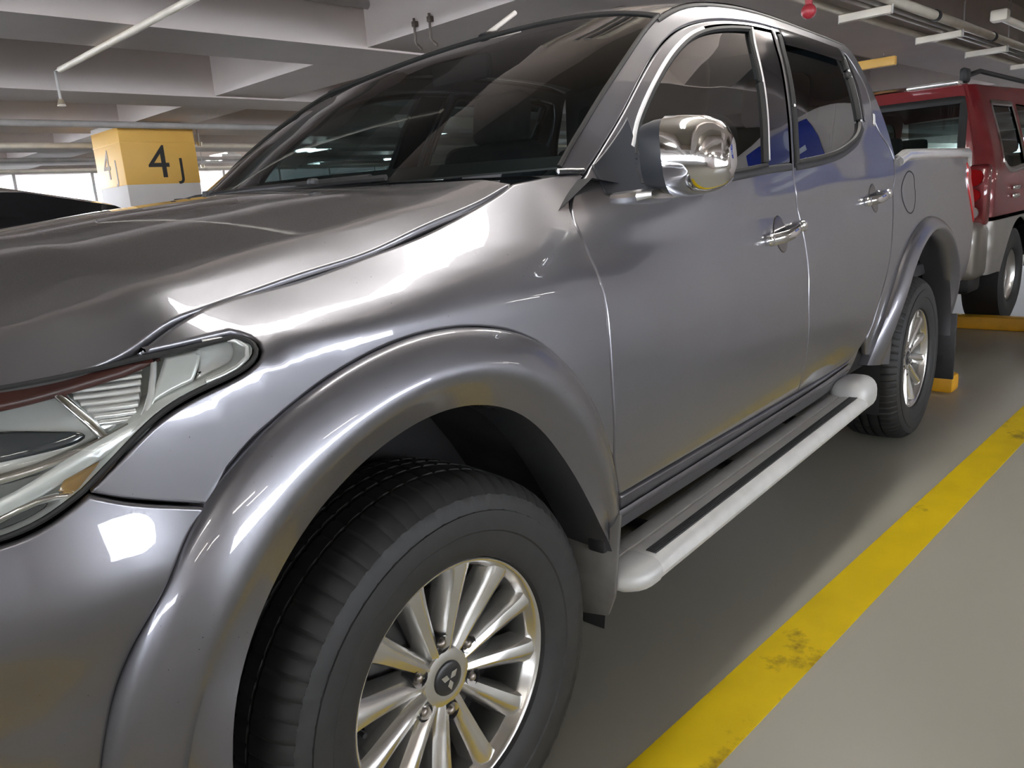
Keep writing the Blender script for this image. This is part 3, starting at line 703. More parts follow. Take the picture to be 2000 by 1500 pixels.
# cowl and wipers
cw = []
for u in U:
    xe = .235 + (.505 - .235)*abs(u)**2.3; y = .74*u; z = 1.262 + (1.25 - 1.262)*abs(u)**2.3
    cw.append([(xe - .085, y, z - .004), (xe - .04, y, z - .010), (xe + .012, y, z - .004)])
loft('cowl', cw, 'black plastic', TRUCK, sharp=40)
for y0, y1 in ((.60, .05), (.12, -.40)):
    X = lambda y: .235 + (.505 - .235)*abs(y/.74)**2.3
    wp = tube('wiper', [(X(y0) - .045, y0, 1.262), (X(y0)-.02, (y0*2+y1)/3, 1.266), (X(y1) - .01, y1, 1.268)], .009, 'black plastic', TRUCK, n=8)
    tube('wiper_blade', [(X(y0) - .02, y0+.05, 1.266), (X((y0+y1)/2) - .005, (y0+y1)/2, 1.268), (X(y1) - .01, y1 - .05, 1.266)], .007, 'rubber', wp, n=6)
    MB().cyl((X(y0) - .045, y0, 1.25), (X(y0) - .045, y0, 1.275), .018, .014).build('wiper_pivot', 'black plastic', wp)
sq = MB().box((.19, -.33, 1.268), (.022, .018, .014), .005).build('washer_nozzle', 'black plastic', TRUCK)
# ------------------------------------------------------------------ bed
BED_TOP = [(2.585, 1.262), (2.85, 1.262), (3.3, 1.265), (3.80, 1.268)]
BED_REAR = [(3.80, 1.268), (3.86, 1.20), (3.90, 1.0), (3.88, .80), (3.82, .66)]
BED_LOW = [(3.82, .66), (3.70, .62), (3.60, .60)]
RR2 = [(x + .004, z) for x, z in RD_REAR[6:]]
bed_out = path(BED_TOP, BED_REAR, BED_LOW, [(3.0 + float(RO(a))*math.cos(math.radians(a)), .37 + float(RO(a))*math.sin(math.radians(a))) for a in range(22, 172, 6)], [(2.31, .52), (2.25, .53), (2.20, .60), RR2[-1]], RR2[::-1], [RR2[0], (2.585, 1.262)])
bed = panel('bed_side', bed_out, flank3, PAINT, TRUCK); both.append(bed)
panel('fuel_door', path([(2.70 + .085*math.cos(a)*1.0, 1.125 + .085*math.sin(a)) for a in np.linspace(0, 2*math.pi, 17)], iters=0), flank3, PAINT, bed, off=.0015, gap=.002, lip=.004)
strip('fuel_door_gap', [(2.70 + .087*math.cos(a), 1.125 + .087*math.sin(a)) for a in np.linspace(0, 2*math.pi, 25)], flank3, .0022, 'shut gap', bed, off=.0008, th=.001)
tube('bed_rail', [(2.60, -.845, 1.250), (2.66, -.855, 1.272), (3.0, -.858, 1.276), (3.5, -.858, 1.280), (3.79, -.852, 1.282), (3.83, -.846, 1.262), (3.85, -.845, 1.22)], .024, 'bright rail', bed, n=12)
tl = panel('tail_light', path([(3.79, 1.235), (3.86, 1.20), (3.895, 1.05), (3.88, .93)], [(3.88, .93), (3.85, .98), (3.80, 1.10), (3.79, 1.235)]), flank3, 'red lens', bed, off=.006, gap=0, lip=.03)
MB().box((3.875, 0, .98), (.05, 1.60, .50), .02).build('tailgate', PAINT, TRUCK)
MB().box((2.64, 0, .98), (.04, 1.70, .50), .01).build('bed_front_wall', PAINT, TRUCK)
MB().box((3.24, 0, .74), (1.24, 1.56, .06), .01).build('bed_floor', 'black plastic', TRUCK)
MB().box((3.95, 0, .60), (.14, 1.62, .16), .04).build('rear_bumper', 'dull chrome', TRUCK)
# ------------------------------------------------------------------ sills, shell behind the gaps, underbody
sill = panel('side_sill', path([(.535, .541), (1.3, .537), (1.9, .537), (2.06, .546), (2.15, .578)], [(2.15, .578), (2.12, .50), (2.0, .462), (1.4, .445), (.8, .44), (.56, .44)], [(.56, .44), (.535, .541)]), flank3, PAINT, TRUCK, off=-.004); both.append(sill)
strip('sill_ridge', [(.52, .496), (1.2, .500), (1.75, .508), (2.06, .522)], flank3, .012, PAINT, sill, off=.001, th=.004)
sv, sf, idx = [], [], {}
xs = np.arange(-.60, 3.80, .04); zs = np.arange(.46, 1.20, .03)
for i, x in enumerate(xs):
    for j, z in enumerate(zs):
        zz = min(z, float(top_z(x)) - .05)
        if math.hypot(x, zz - .37) < .53 or math.hypot(x - 3, zz - .37) < .575 or (x < -.28 and zz > .84): continue
        idx[i, j] = len(sv); sv.append((x, float(flank(x, zz)) + .026, zz))
for i in range(len(xs)-1):
    for j in range(len(zs)-1):
        q = [idx.get(k) for k in ((i, j), (i+1, j), (i+1, j+1), (i, j+1))]
        if None not in q: sf.append(tuple(q))
shell = mk('inner_shell', sv, sf, 'shut gap', TRUCK); both.append(shell)
MB().box((1.55, 0, .38), (4.0, 1.46, .20), .03).build('chassis', 'dark well', TRUCK)
MB().box((-.1, 0, .78), (1.0, 1.10, .50), .03).build('engine_block', 'dark well', TRUCK)
MB().box((.45, 0, .80), (.06, 1.36, .70), .0).build('firewall', 'dark well', TRUCK)
MB().box((1.5, 0, .56), (2.1, 1.60, .05), .0).build('cab_floor', 'interior', TRUCK)
MB().box((2.55, 0, .88), (.03, 1.62, .72), .0).build('cab_bulkhead', 'interior', TRUCK)
# headlining under the roof
loft('headlining', [[Vector(p) + Vector((0, 0, -.028)) for p in r[2:-2]] for r in rr], 'interior', TRUCK)
for s_ in (-1, 1):
    MB().box((1.62, s_*.805, .88), (1.70, .03, .60), .01).build('door_lining', 'interior', TRUCK)
def liner(cx, rf, parent, zmin):
    rows_ = []
    for t in np.linspace(-14, 194, 40):
        r = float(rf(t)) + .010; a = math.radians(t)
        rows_.append([(cx + r*math.cos(a), y, .37 + r*math.sin(a)) for y in (-.855, -.80, -.60, -.44)] + [(cx + .2*r*math.cos(a), -.43, .37 + .2*r*math.sin(a))])
    return loft('wheel_well', rows_, 'well liner', parent, sharp=40)
both.append(liner(0, polar(FL_IN), TRUCK, .4)); both.append(liner(3.0, RI, TRUCK, .4))
# mud flap behind the front wheel with its fixing
mf = loft('mud_flap', [[(.470, -.895, .53), (.44, -.905, .45), (.43, -.90, .36), (.425, -.885, .315)], [(.462, -.76, .53), (.432, -.76, .45), (.42, -.76, .36), (.412, -.765, .30)], [(.455, -.66, .53), (.425, -.66, .45), (.412, -.66, .36), (.405, -.67, .31)]], 'mud flap', TRUCK, sharp=60); both.append(mf)
mf.modifiers.new('thickness', 'SOLIDIFY').thickness = .012
MB().box((.432, -.86, .50), (.03, .045, .09), .008).cyl((.42, -.872, .52), (.412, -.872, .52), .008).build('flap_bracket', 'black plastic', mf)
rmf = MB().box((3.53, -.79, .33), (.016, .24, .34), .006).build('mud_flap', 'black plastic', TRUCK); both.append(rmf)
# ------------------------------------------------------------------ running board
def board_row(x, s=1.0, drop=0):
    z = .372 + .021*(x - .5)
    P = [(-.815, z+.036), (-.835, z+.040), (-.860, z+.040), (-.8605, z+.036), (-.872, z+.036), (-.8725, z+.040), (-.923, z+.038), (-.936, z+.032), (-.945, z+.020), (-.947, z+.004), (-.939, z-.012), (-.918, z-.020), (-.86, z-.022), (-.82, z-.018)]
    c = (-.86, z + .01)
    return [(x, c[0] + (y - c[0])*s, c[1] + (q - c[1])*s - drop) for y, q in P]
rbd = loft('running_board', [board_row(x) for x in np.linspace(.515, 1.985, 12)], 'step alloy', TRUCK, sharp=30, closed=True, caps=True); both.append(rbd)
for y0, y1, n_ in ((-.874, -.884, 2), (-.8955, -.9225, 5)):
    for k in range(n_):
        ya = y0 + (y1 - y0)*(k + .5)/n_; hw = abs(y1-y0)/n_*.40
        dz = lambda y: .0405 - (max(0, -y - .8725)/.0505)*.002
        zz = lambda x: .372 + .021*(x-.5) + dz(ya)
        MBb = MB(); a, b = .56, 1.96
        c = Vector(((a+b)/2, ya, (zz(a)+zz(b))/2)); MBb.box(c, (b - a, hw*2, .005), .001, Matrix.Rotation(-math.atan(.021), 3, 'Y'))
        if n_ == 5: MBb.build('step_tread', 'step rubber', rbd)
        else: MBb.bm.free()
def cap(xa, xb, name):
    rws = []
    for k in range(7):
        t = k/6; x = xa + (xb - xa)*t
        rws.append(board_row(x, math.sqrt(max(.02, 1 - (t*.97)**3.2))*1.02 + .01))
    return loft(name, rws, 'step cap', rbd, sharp=40, closed=True, caps=True)
cap(.545, .435, 'end_cap')
MB().box((2.035, -.880, .432), (.19, .135, .125), .050, seg=5).build('end_cap', 'step cap', rbd)
for x in (.75, 1.25, 1.75):
    MB().box((x, -.70, .365 + .02*(x-.5)), (.05, .28, .02), .004).build('step_bracket', 'black plastic', rbd)
# ------------------------------------------------------------------ wheels
def make_wheel(name):
    W = empty(name, parent=TRUCK)
    # tyre: outer face at y=0 side is -y
    prof = [(-.0, .228), (-.012, .231), (-.018, .240), (-.0235, .262), (-.0255, .280), (-.028, .283), (-.030, .30), (-.0295, .318), (-.0265, .3185), (-.025, .331), (-.020, .345), (-.0195, .3455), (-.010, .357), (.004, .3665), (.012, .371),
            (.022, .3735), (.040, .3755), (.052, .3762), (.0525, .367), (.0595, .367), (.060, .3765), (.085, .378), (.0925, .378), (.093, .368), (.103, .368), (.1035, .3782), (.128, .378), (.1285, .368), (.139, .368), (.1395, .3775),
            (.168, .3765), (.1685, .367), (.176, .367), (.1765, .376), (.205, .372), (.225, .360), (.240, .335), (.246, .30), (.240, .25), (.225, .230)]
    lat = {10: .001, 11: .0025, 12: .0035, 13: .004, 14: .004, 15: .004, 16: .004, 17: .002, 20: .003, 21: .0, 22: .003, 25: .003, 26: .003, 29: .003, 30: .003, 33: .004, 34: .004}
    N_ = 6
    def mod(i, j):
        ph = (i + (2 if 20 <= j <= 22 else 4 if 25 <= j <= 26 else 0)) % N_
        if ph == 0: return -lat.get(j, 0)
        if 8 <= j <= 10 and (i // 2) % 4 == 0: return .0012
        return 0
    ty = revolve('tire', prof, 'rubber', W, n=6*72, sharp=28, mod=mod)
    me = ty.data
    for v in me.vertices:
        if v.co.z < -.370: v.co.z = -.370
    # raised lettering band stays plain: nothing on it can be read
    rim = revolve('rim', [(.002, .2265), (-.004, .2275), (-.0055, .2255), (-.0045, .222), (-.001, .2195), (.003, .2165), (.012, .2135), (.016, .2105), (.022, .2085)], 'alloy', W, n=96, sharp=50)
    revolve('rim_barrel', [(.022, .2085), (.03, .206), (.05, .2025), (.075, .200), (.13, .198), (.2, .205), (.22, .226)], 'barrel', W, n=96, sharp=50)
    S = []
    R_ = [.040, .062, .085, .115, .150, .180, .203, .217]
    HW = [.0125, .0148, .0160, .0176, .0195, .0215, .0240, .0290]
    YF = [.0285, .024, .022, .018, .013, .008, .0045, .004]
    for r, h, y in zip(R_, HW, YF):
        S.append([(-h*1.25, y + .050, r), (-h, y + .012, r), (-h*.80, y + .0035, r), (-h*.1, y - .0005, r), (h*.1, y, r), (h*.62, y + .006, r), (h, y + .016, r), (h*1.25, y + .050, r)])
    sp = loft('spoke', S, 'alloy', W, sharp=24, flip=True)
    for k in range(12):
        o = sp if k == 0 else link(bpy.data.objects.new('spoke', sp.data), W)
        o.rotation_euler = (0, math.pi/2 - PH - math.pi/12 - k*math.pi/6, 0)
    revolve('wheel_hub', [(.065, .056), (.030, .0555), (.0265, .053), (.0245, .044), (.024, .036), (.0245, .0325)], 'alloy', W, n=60, sharp=30)
    cc = revolve('center_cap', [(.03, .0322), (.0225, .0318), (.021, .030), (.0203, .02), (.02, .0005)], 'cap black', W, n=48)
    # three-lozenge emblem
    eb = MB()
    for k in range(3):
        a = PH + 2*math.pi/3*k; c_, s_ = math.cos(a), math.sin(a)
        L_, w_ = .0225, .0068
        for q in ([(0.0012, 0), (L_*.5, w_), (L_, 0), (L_*.5, -w_)],):
            pts = [(u*c_ - v*s_, .0195, u*s_ + v*c_) for u, v in q] + [(u*c_ - v*s_, .0185, u*s_ + v*c_) for u, v in q]
            eb.poly(pts, [(0, 1, 2, 3), (4, 5, 6, 7), (0, 1, 5, 4), (1, 2, 6, 5), (2, 3, 7, 6), (3, 0, 4, 7)])
    eb.build('emblem', 'emblem', W, smooth=False)
    pk = revolve('nut_pocket', [(.020, .0165), (.024, .0150), (.055, .0140), (.055, .0005)], 'cap black', W, n=24, sharp=30)
    nt = MB().cyl((0, .058, 0), (0, .032, 0), .0105, n=6).cyl((0, .036, 0), (0, .025, 0), .0098, .0075, 20).sph((0, .026, 0), .0075, (1, .6, 1), 12).build('wheel_nut', 'nut', W)
    for k in range(6):
        a = PH + k*math.pi/3
        for src in (pk, nt):
            o = src if k == 0 else link(bpy.data.objects.new(src.name.split('.')[0], src.data), W)
            o.location = (.06985*math.cos(a), 0.004 if src is pk else 0, .06985*math.sin(a))
    vl = MB().cyl((0, .02, 0), (0, -.002, 0), .005, .0045).build('valve', 'black plastic', W); a = PH + math.radians(30); vl.location = (.185*math.cos(a), .03, .185*math.sin(a))
    revolve('brake_disc', [(.085, .15), (.085, .06), (.095, .06), (.095, .15), (.085, .15)], 'brake iron', W, n=48)
    MB().box((.12, .095, .03), (.09, .06, .15), .015).build('brake_caliper', 'cap black', W)
    revolve('wheel_back', [(.105, .199), (.105, .001)], 'dark well', W, n=32)
    return W
PH = 2.65967
W1 = make_wheel('front_wheel'); W1.location = (0, -.845, .37); W1.rotation_euler = (0, 0, -.0235)
W2 = dup(W1, TRUCK); W2.name = 'rear_wheel'; W2.location = (3.0, -.845, .37); W2.rotation_euler = (0, 0, 0)
for ch in W2.children: ch.rotation_euler[1] += 0
W3 = dup(W1, TRUCK, True); W4 = dup(W2, TRUCK, True)
for o in (W1, W2, W3, W4): pass
# ------------------------------------------------------------------ door mirror
def rr_row(c, u, v, hu, hv, n=20, e=3.2):
    out = []
    for k in range(n):
        a = 2*math.pi*k/n; ca, sa = math.cos(a), math.sin(a)
        out.append(Vector(c) + Vector(u)*hu*math.copysign(abs(ca)**(2/e), ca) + Vector(v)*hv*math.copysign(abs(sa)**(2/e), sa))
    return out
MIR = MIRROR
mh = loft('side_mirror', [rr_row(c, (1, 0, 0), (0, .10, .995), hu, hv) for c, hu, hv in MIR['inner']], 'mirror plastic', fd, sharp=40, closed=True, caps=True)
mc = loft('mirror_cover', [rr_row(c, (1, 0, 0), (0, .10, .995), hu, hv) for c, hu, hv in MIR['outer']], 'chrome', fd, sharp=50, closed=True, caps=True)
MB().box(MIR['glass'][0], MIR['glass'][1], .006).build('mirror_glass', 'chrome', fd)
loft('mirror_foot', [rr_row(c, (1, 0, 0), (0, 0, 1), hu, hv, 16, 3.5) for c, hu, hv in MIR['foot']], 'dull chrome', fd, sharp=40, closed=True, caps=True)
# ------------------------------------------------------------------ cabin
db = loft('dashboard', [[(.42, y, 1.17), (.55, y, 1.235), (.80, y, 1.225 - .03*abs(y)), (.93, y, 1.17), (.97, y, 1.05), (.90, y, .70)] for y in np.linspace(-.80, .80, 9)], 'interior', TRUCK, sharp=50)
def seat(x, y, wd):
    S_ = MB().box((x, y, .80), (.52, wd, .20), .06).build('seat', 'seat cloth', TRUCK)
    MB().box((x + .30, y, 1.12), (.16, wd, .62), .06, Matrix.Rotation(.25, 3, 'Y'), 3).build('backrest', 'seat cloth', S_)
    for yy in ([y] if wd < .8 else [y - .42, y + .42]):
        MB().box((x + .41, yy, 1.52), (.10, .27, .20), .045, Matrix.Rotation(.15, 3, 'Y'), 3).cyl((x + .40, yy - .06, 1.36), (x + .41, yy - .06, 1.46), .008).cyl((x + .40, yy + .06, 1.36), (x + .41, yy + .06, 1.46), .008).build('headrest', 'seat cloth', S_)
seat(1.22, -.38, .50); seat(1.22, .38, .50); seat(2.0, 0, 1.30)
sw = MB()
for k in range(28):
    a, b = 2*math.pi*k/28, 2*math.pi*(k+1)/28
    f = lambda t: Vector((1.03, -.38, 1.13)) + Vector((0, 1, 0))*.19*math.cos(t) + Vector((.42, 0, .9)).normalized()*.19*math.sin(t)
    sw.cyl(f(a), f(b), .015, n=8)
sw.box((1.03, -.38, 1.13), (.05, .16, .14), .02, Matrix.Rotation(-.4, 3, 'Y')); sw.box((1.03, -.38, 1.12), (.02, .36, .03), .005)
sw.build('steering_wheel', 'interior', TRUCK)
MB().box((1.02, 0, 1.60), (.03, .24, .07), .012).build('rear_view_mirror', 'interior', TRUCK)
pc = tag(MB().box((.60, -.44, 1.262), (.003, .13, .05), .001, Matrix.Rotation(.5, 3, 'Y')).build('pass_card', 'pass card'), 'small blank grey card lying behind the pickup windscreen', 'card')
MB().box((.612, -.44, 1.285), (.004, .11, .004), 0, Matrix.Rotation(.5, 3, 'Y')).build('card_edge', 'card edge', pc)
# the far side repeats the near side
for o in both: dup(o, TRUCK, True)
for o in [c for d in TRUCK.children if d.name.startswith('front_door') and d.scale[1] < 0 for c in d.children if c.name.startswith(('side_mirror', 'mirror_cover', 'mirror_glass'))]:
    o.location = (.16, .09, -.03)   # the far mirror is folded back

spr = pipe('sprinkler_pipe', [(.98, 3.55, 2.148), (.98, .4, 2.148)], .017, 'pipe cream', 'cream sprinkler pipe running crosswise below the beams')
tube('sprinkler_drop', [G(.98, 3.54, 2.155), G(.975, 3.62, 2.15), G(.975, 3.62, 1.985)], .008, 'pipe grey', spr)
MB().cyl(G(.975, 3.62, 1.99), G(.975, 3.62, 1.96), .014, .022).cyl(G(.975, 3.62, 1.955), G(.975, 3.62, 1.95), .024).build('sprinkler_head', 'sprinkler', spr)
pipe('conduit', [(-6, 2.32, 2.42), (9, 2.32, 2.42)], .03, 'pipe grey', 'grey conduit along the face of the nearest beam')
for i, gy_ in enumerate((5.9, 7.6, 9.7, 11.4)):
    pipe('conduit', [(-8, gy_, 2.12 - .02*(i % 2)), (22, gy_, 2.12 - .02*(i % 2))], .03, 'pipe cream' if i % 2 else 'pipe grey',
         ['grey pipe crossing below the beams just before the numbered column', 'cream pipe crossing below the beams just behind the numbered column', 'grey pipe crossing the ceiling well behind the numbered column', 'cream pipe crossing the ceiling nearest the far opening'][i], 'far pipes below the beams')
for i, (gx_, gy_, L_) in enumerate([(.35, 3.9, .16), (-.2, 5.6, .22), (1.1, 6.6, .18), (3.4, 7.4, .2), (4.3, 9.0, .22), (3.0, 6.2, .2), (5.2, 7.2, .18)]):
    d_ = pipe('hanger_rod', [(gx_, gy_, ZS), (gx_, gy_, 2.2 - L_)], .006, 'pipe grey',
              ['thin hanger rod in front of the column row, left of the column', 'thin hanger rod far left above the black saloon', 'thin hanger rod just left of the numbered column', 'thin hanger rod right behind the numbered column', 'thin hanger rod far behind the numbered column, right side', 'thin hanger rod hidden beside the numbered column', 'thin hanger rod by the far windscreen edge'][i], 'hanger rods')
    MB().cyl(G(gx_, gy_, 2.2 - L_), G(gx_, gy_, 2.16 - L_), .03, .02).build('fitting', 'sprinkler', d_)
for gy_, lab in ((1.87, 'left one of two brown hanger hooks on the beam above the windscreen'), (1.735, 'right one of two brown hanger hooks on the beam above the windscreen')):
    h = tube('hanger_hook', [G(2.36, gy_, 2.25), G(2.36, gy_, 2.12), G(2.36, gy_ - .02, 2.10), G(2.36, gy_ - .05, 2.075)], .0075, 'hook brown', None, n=8); tag(h, lab, 'hanger hook', 'hanger hooks on the beam')
    MB().box(G(2.366, gy_, 2.22), (.03, .03, .03), .004).build('bolt_plate', 'hook brown', h)
# pipes on trapeze hangers above the red vehicle
tr = tag(empty('pipe_rack'), 'pipe rack on trapeze hangers above the red vehicle', 'pipe rack')
for gx_ in (2.95, 4.41, 5.82, 7.07, 8.6, 10.2):
    b = MB().box((0, 0, 0), (.045, .30, .045), .006).build('cross_bar', 'pipe cream', tr); b.location = G(gx_, .125, 2.145); b.rotation_euler = (0, 0, GA)
    for yy in (-.03, .28):
        tube('hanger', [G(gx_, yy, 2.12), G(gx_, yy, ZS)], .006, 'pipe grey', tr, n=6)
for yy, rad, m_ in ((-.02, .030, 'pipe cream'), (.045, .018, 'pipe grey'), (.10, .014, 'tray steel'), (.27, .022, 'pipe cream')):
    tube('rack_pipe', [G(1.5, yy, 2.168 + rad), G(14, yy, 2.168 + rad)], rad, m_, tr, n=12)
for gx_ in (5.2, 6.6): MB().cyl(G(gx_, -.02, 2.198), G(gx_ + .05, -.02, 2.198), .036, n=16).build('pipe_clamp', 'black plastic', tr)
pipe('side_pipe', [(5.55, -.33, 2.16), (14, -.33, 2.16)], .024, 'pipe cream', 'pale pipe with an end bracket beside the pipe rack')
bk_ = MB().box((0, 0, 0), (.10, .10, .07), .012).build('pipe_bracket', 'pipe cream'); bk_.location = G(5.5, -.33, 2.165); tag(bk_, 'pale square bracket capping the side pipe', 'bracket')
vv = MB().sph(G(3.75, .18, 2.10), .04).cyl(G(3.75, .18, 2.12), G(3.75, .18, 2.16), .02).build('red_valve', 'valve red'); tag(vv, 'red valve on the pipe rack above the pickup roof', 'valve')
hb = MB().box((0, 0, 0), (.05, 1.0, .07), .006).build('height_bar', 'column yellow'); hb.location = G(6.3, 1.08, 2.10); hb.rotation_euler = (0, 0, GA); tag(hb, 'yellow height bar hanging under the ceiling behind the cab', 'height bar')
for yy in (-.4, .4): MB().cyl((0, yy, .05), (0, yy, .5), .006, n=6).build('hanger', 'pipe grey', hb)
ORD = 'first second third fourth fifth sixth seventh eighth ninth tenth eleventh twelfth thirteenth fourteenth fifteenth sixteenth'.split()
# far open side of the deck: parapet, posts, head beam
gbox('wall_back', (8, 13.15, .45), (60, .2, .9), 'parapet')['kind'] = 'structure'
gbox('trim_40', (8, 13.15, 2.46), (60, .3, .58), 'concrete paint')['kind'] = 'structure'
for i in range(16):
    p = gbox('mullion', (-4.2 + i*1.2, 13.1, 1.5), (.045, .045, 1.34), 'column white'); tag(p, 'slim white post in the bright far opening, %s from the left' % ORD[i], 'post', 'slim posts in the far opening')
aw = MB().box((0, 0, 0), (1.1, .03, .30), .005).build('awning', 'awning teal'); aw.location = G(2.1, 13.6, 1.80); tag(aw, 'teal awning outside the far opening at the left edge', 'awning')
gbox('wall_right', (24, 8, .45), (.2, 12, .9), 'parapet')['kind'] = 'structure'
gbox('wall_corner', (24, -9, 1.35), (.2, 22, 2.7), 'concrete paint')['kind'] = 'structure'
gbox('trim_41', (24, 2, 2.46), (.3, 50, .58), 'concrete paint')['kind'] = 'structure'
gbox('wall_front', (-10, 2, .45), (.2, 50, .9), 'parapet')['kind'] = 'structure'
gbox('wall_left', (3.5, -11, .3), (13, .2, .6), 'parapet')['kind'] = 'structure'
gbox('wall_end', (-8.5, -11, 1.35), (11, .2, 2.7), 'concrete paint')['kind'] = 'structure'
gbox('wall_side', (24, -11, 1.35), (28, .2, 2.7), 'concrete paint')['kind'] = 'structure'
gbox('trim_42', (8, -11, 2.46), (60, .3, .58), 'concrete paint')['kind'] = 'structure'
# ------------------------------------------------------------------ signboard hung over the empty bays
pier = gbox('concrete_pier', PIER[0], PIER[1], 'pier beige', None, .01); tag(pier, 'broad beige concrete pier behind the empty bay, mirrored in the pickup doors', 'pier')
sg = MB().box((0, 0, 0), (.02, SIGN[1], SIGN[2]), .004).build('blue_signboard', 'sign blue'); sg.location = SIGN[0]; sg.rotation_euler = (SIGN[3], 0, GA)
tag(sg, 'square blue sign on the beige pier, mirrored in the pickup windows', 'sign')
r_ = MB().cyl((-.011, .0, SIGN[2]*.36), (-.014, .0, SIGN[2]*.36), .07, n=32).build('round_logo', 'sign white', sg)
for k in range(3):
    MB().box((-.012, 0, SIGN[2]*(.12 - .13*k)), (.004, SIGN[1]*(.62 - .1*(k % 2)), SIGN[2]*.06), .001).build('text_line', 'sign white', sg)
# ------------------------------------------------------------------ red vehicle seen from behind
SUV = tag(empty('red_suv', (5.52, .15, 0), rz=GA), 'red off-road vehicle with beige bumper parked behind the pickup', 'car')
def s_side(s, z):
    s = np.asarray(s, float); z = np.asarray(z, float)
    y = .84 - .03*np.clip((.75 - z)/.35, 0, 1)**2 - .20*np.clip((z - 1.12)/.7, 0, 1)**1.25 - .10*np.clip((.12 - s)/.12, 0, 1)**2.2
    return s + .10*np.clip((z - 1.05)/.75, 0, 1), -y, z
def s_back(y, z):
    y = np.asarray(y, float); z = np.asarray(z, float)
    return .10*np.clip((z - 1.05)/.75, 0, 1) - .0 + .06*np.abs(y/.75)**4, y, z
SW = [(.22, 1.66), (.20, 1.20)]
for flip in (0, 1):
    yy = (lambda f: (lambda s, z: (f(s, z)[0], -f(s, z)[1], z)))(s_side) if flip else s_side
    holes = [path([(.34, 1.66), (.95, 1.67)], [(.95, 1.67), (.97, 1.20)], [(.97, 1.20), (.42, 1.19), (.36, 1.25)], [(.36, 1.25), (.34, 1.66)], step=.04),
             path([(1.08, 1.67), (1.85, 1.67)], [(1.85, 1.67), (1.87, 1.18)], [(1.87, 1.18), (1.06, 1.19)], [(1.06, 1.19), (1.08, 1.67)], step=.04),
             path([(1.97, 1.67), (2.55, 1.66), (3.0, 1.18)], [(3.0, 1.18), (1.97, 1.18)], [(1.97, 1.18), (1.97, 1.67)], step=.04)]
    arch = [(.86 + .42*math.cos(a), .40 + .42*math.sin(a)) for a in np.linspace(math.pi, 0, 14)]
    arch2 = [(3.45 + .42*math.cos(a), .40 + .42*math.sin(a)) for a in np.linspace(math.pi, 0, 14)]
    outl = path([(0, .86), (0, 1.2), (.02, 1.78)], [(.02, 1.78), (2.6, 1.79), (2.75, 1.70), (3.15, 1.16), (4.2, 1.05), (4.25, .86)], [(4.25, .86), (0, .86)], step=.04)
    low = path([(0, .84), (.455, .84)] , [(.455, .84), (4.25, .84)], [(4.25, .84), (4.25, .5), (3.87, .45)], arch2[::-1], [(3.03, .40), (1.28, .40)], arch[::-1], [(.44, .45), (.02, .46)], [(.02, .46), (0, .84)], step=.04, iters=0)
    bs = panel('body_side', outl, yy, 'suv red', SUV, holes=holes, step=.07, flip=bool(flip))
    panel('body_cladding', low, yy, 'suv beige', SUV, step=.07, off=.012 if not flip else -.012, flip=bool(flip))
    for h in holes: panel('side_window', h, yy, 'suv glass', bs, step=.08, off=-.008, gap=-.004, lip=.003, flip=bool(flip))
    sgn = 1 if flip else -1
    hq = holes[0]; hp, hn, _, _ = surf(yy, hq, .002)
    tube('window_trim', list(hp) + [hp[0]], .022, 'chrome', bs, n=8, flat=(.006, [tuple(v) for v in hn] + [tuple(hn[0])]))
    for k in (0, 1):
        MB().box((.62, sgn*.855, .99 + .06*k), (.16, .03, .032), .01).build('body_handle', 'chrome', bs)
    tube('roof_rail', [(.25, sgn*.56, 1.84), (.6, sgn*.57, 1.90), (2.2, sgn*.57, 1.90), (2.5, sgn*.56, 1.84)], .018, 'suv black', SUV, n=8)
    MB().box((.25, sgn*.565, 1.85), (.12, .05, .10), .02).build('rail_foot', 'suv black', SUV)
    # rear lamp cluster
    tlg = MB().box((.035, sgn*.73, 1.02), (.10, .19, .42), .03).build('tail_light', 'suv red', SUV)
    for zz, rr_, m_ in ((1.14, .062, 'red lens'), (1.02, .05, 'red lens'), (.90, .044, 'reflector')):
        MB().cyl((.0, sgn*.735, zz), (-.03, sgn*.735, zz), rr_, rr_*.9, 24).build('lamp_lens', m_, tlg)
    for cx_ in (.86, 3.45):
        pr = [(0, .20), (-.02, .22), (-.03, .30), (-.01, .36), (.03, .375), (.2, .375), (.24, .35), (.24, .2)]
        t_ = revolve('wheel', [(sgn*-p[0], p[1]) for p in pr][::(1 if sgn < 0 else -1)], 'rubber', SUV, n=48); t_.location = (cx_, sgn*.80, .375)
        rm = revolve('wheel_rim', [(0, .2), (sgn*-.02, .18), (sgn*-.04, .1), (sgn*-.02, .03), (sgn*-.02, .001)][::(1 if sgn < 0 else -1)], 'alloy', t_, n=32)
rh = path([(-.62, 1.69), (.62, 1.69)], [(.62, 1.69), (.635, 1.17)], [(.635, 1.17), (-.635, 1.17)], [(-.635, 1.17), (-.62, 1.69)], step=.04)
flipb = lambda y, z: s_back(-np.asarray(y), z)
def s_back2(u, z):
    x, y, zz = s_back(u, z); return x, -np.asarray(y), zz
bkp = panel('rear_door', path([(-.62, 1.785), (.62, 1.785)], [(.62, 1.785), (.74, 1.2), (.76, .86)], [(.76, .86), (-.76, .86)], [(-.76, .86), (-.74, 1.2), (-.62, 1.785)], step=.04), s_back2, 'suv red', SUV, holes=[rh], step=.06)
panel('rear_window', rh, s_back2, 'suv glass', bkp, step=.08, off=-.01, gap=-.004, lip=.003)
hp, hn, _, _ = surf(s_back2, offset(rh, .012), .002)
tube('window_seal', list(hp) + [hp[0]], .026, 'suv black', bkp, n=8, flat=(.004, [tuple(v) for v in hn] + [tuple(hn[0])]))
MB().box((.07, -.42, 1.79), (.12, .34, .035), .012).build('roof_glint', 'bright rail', SUV)  # white bar standing in for a light reflection on the roof edge
rows_ = []
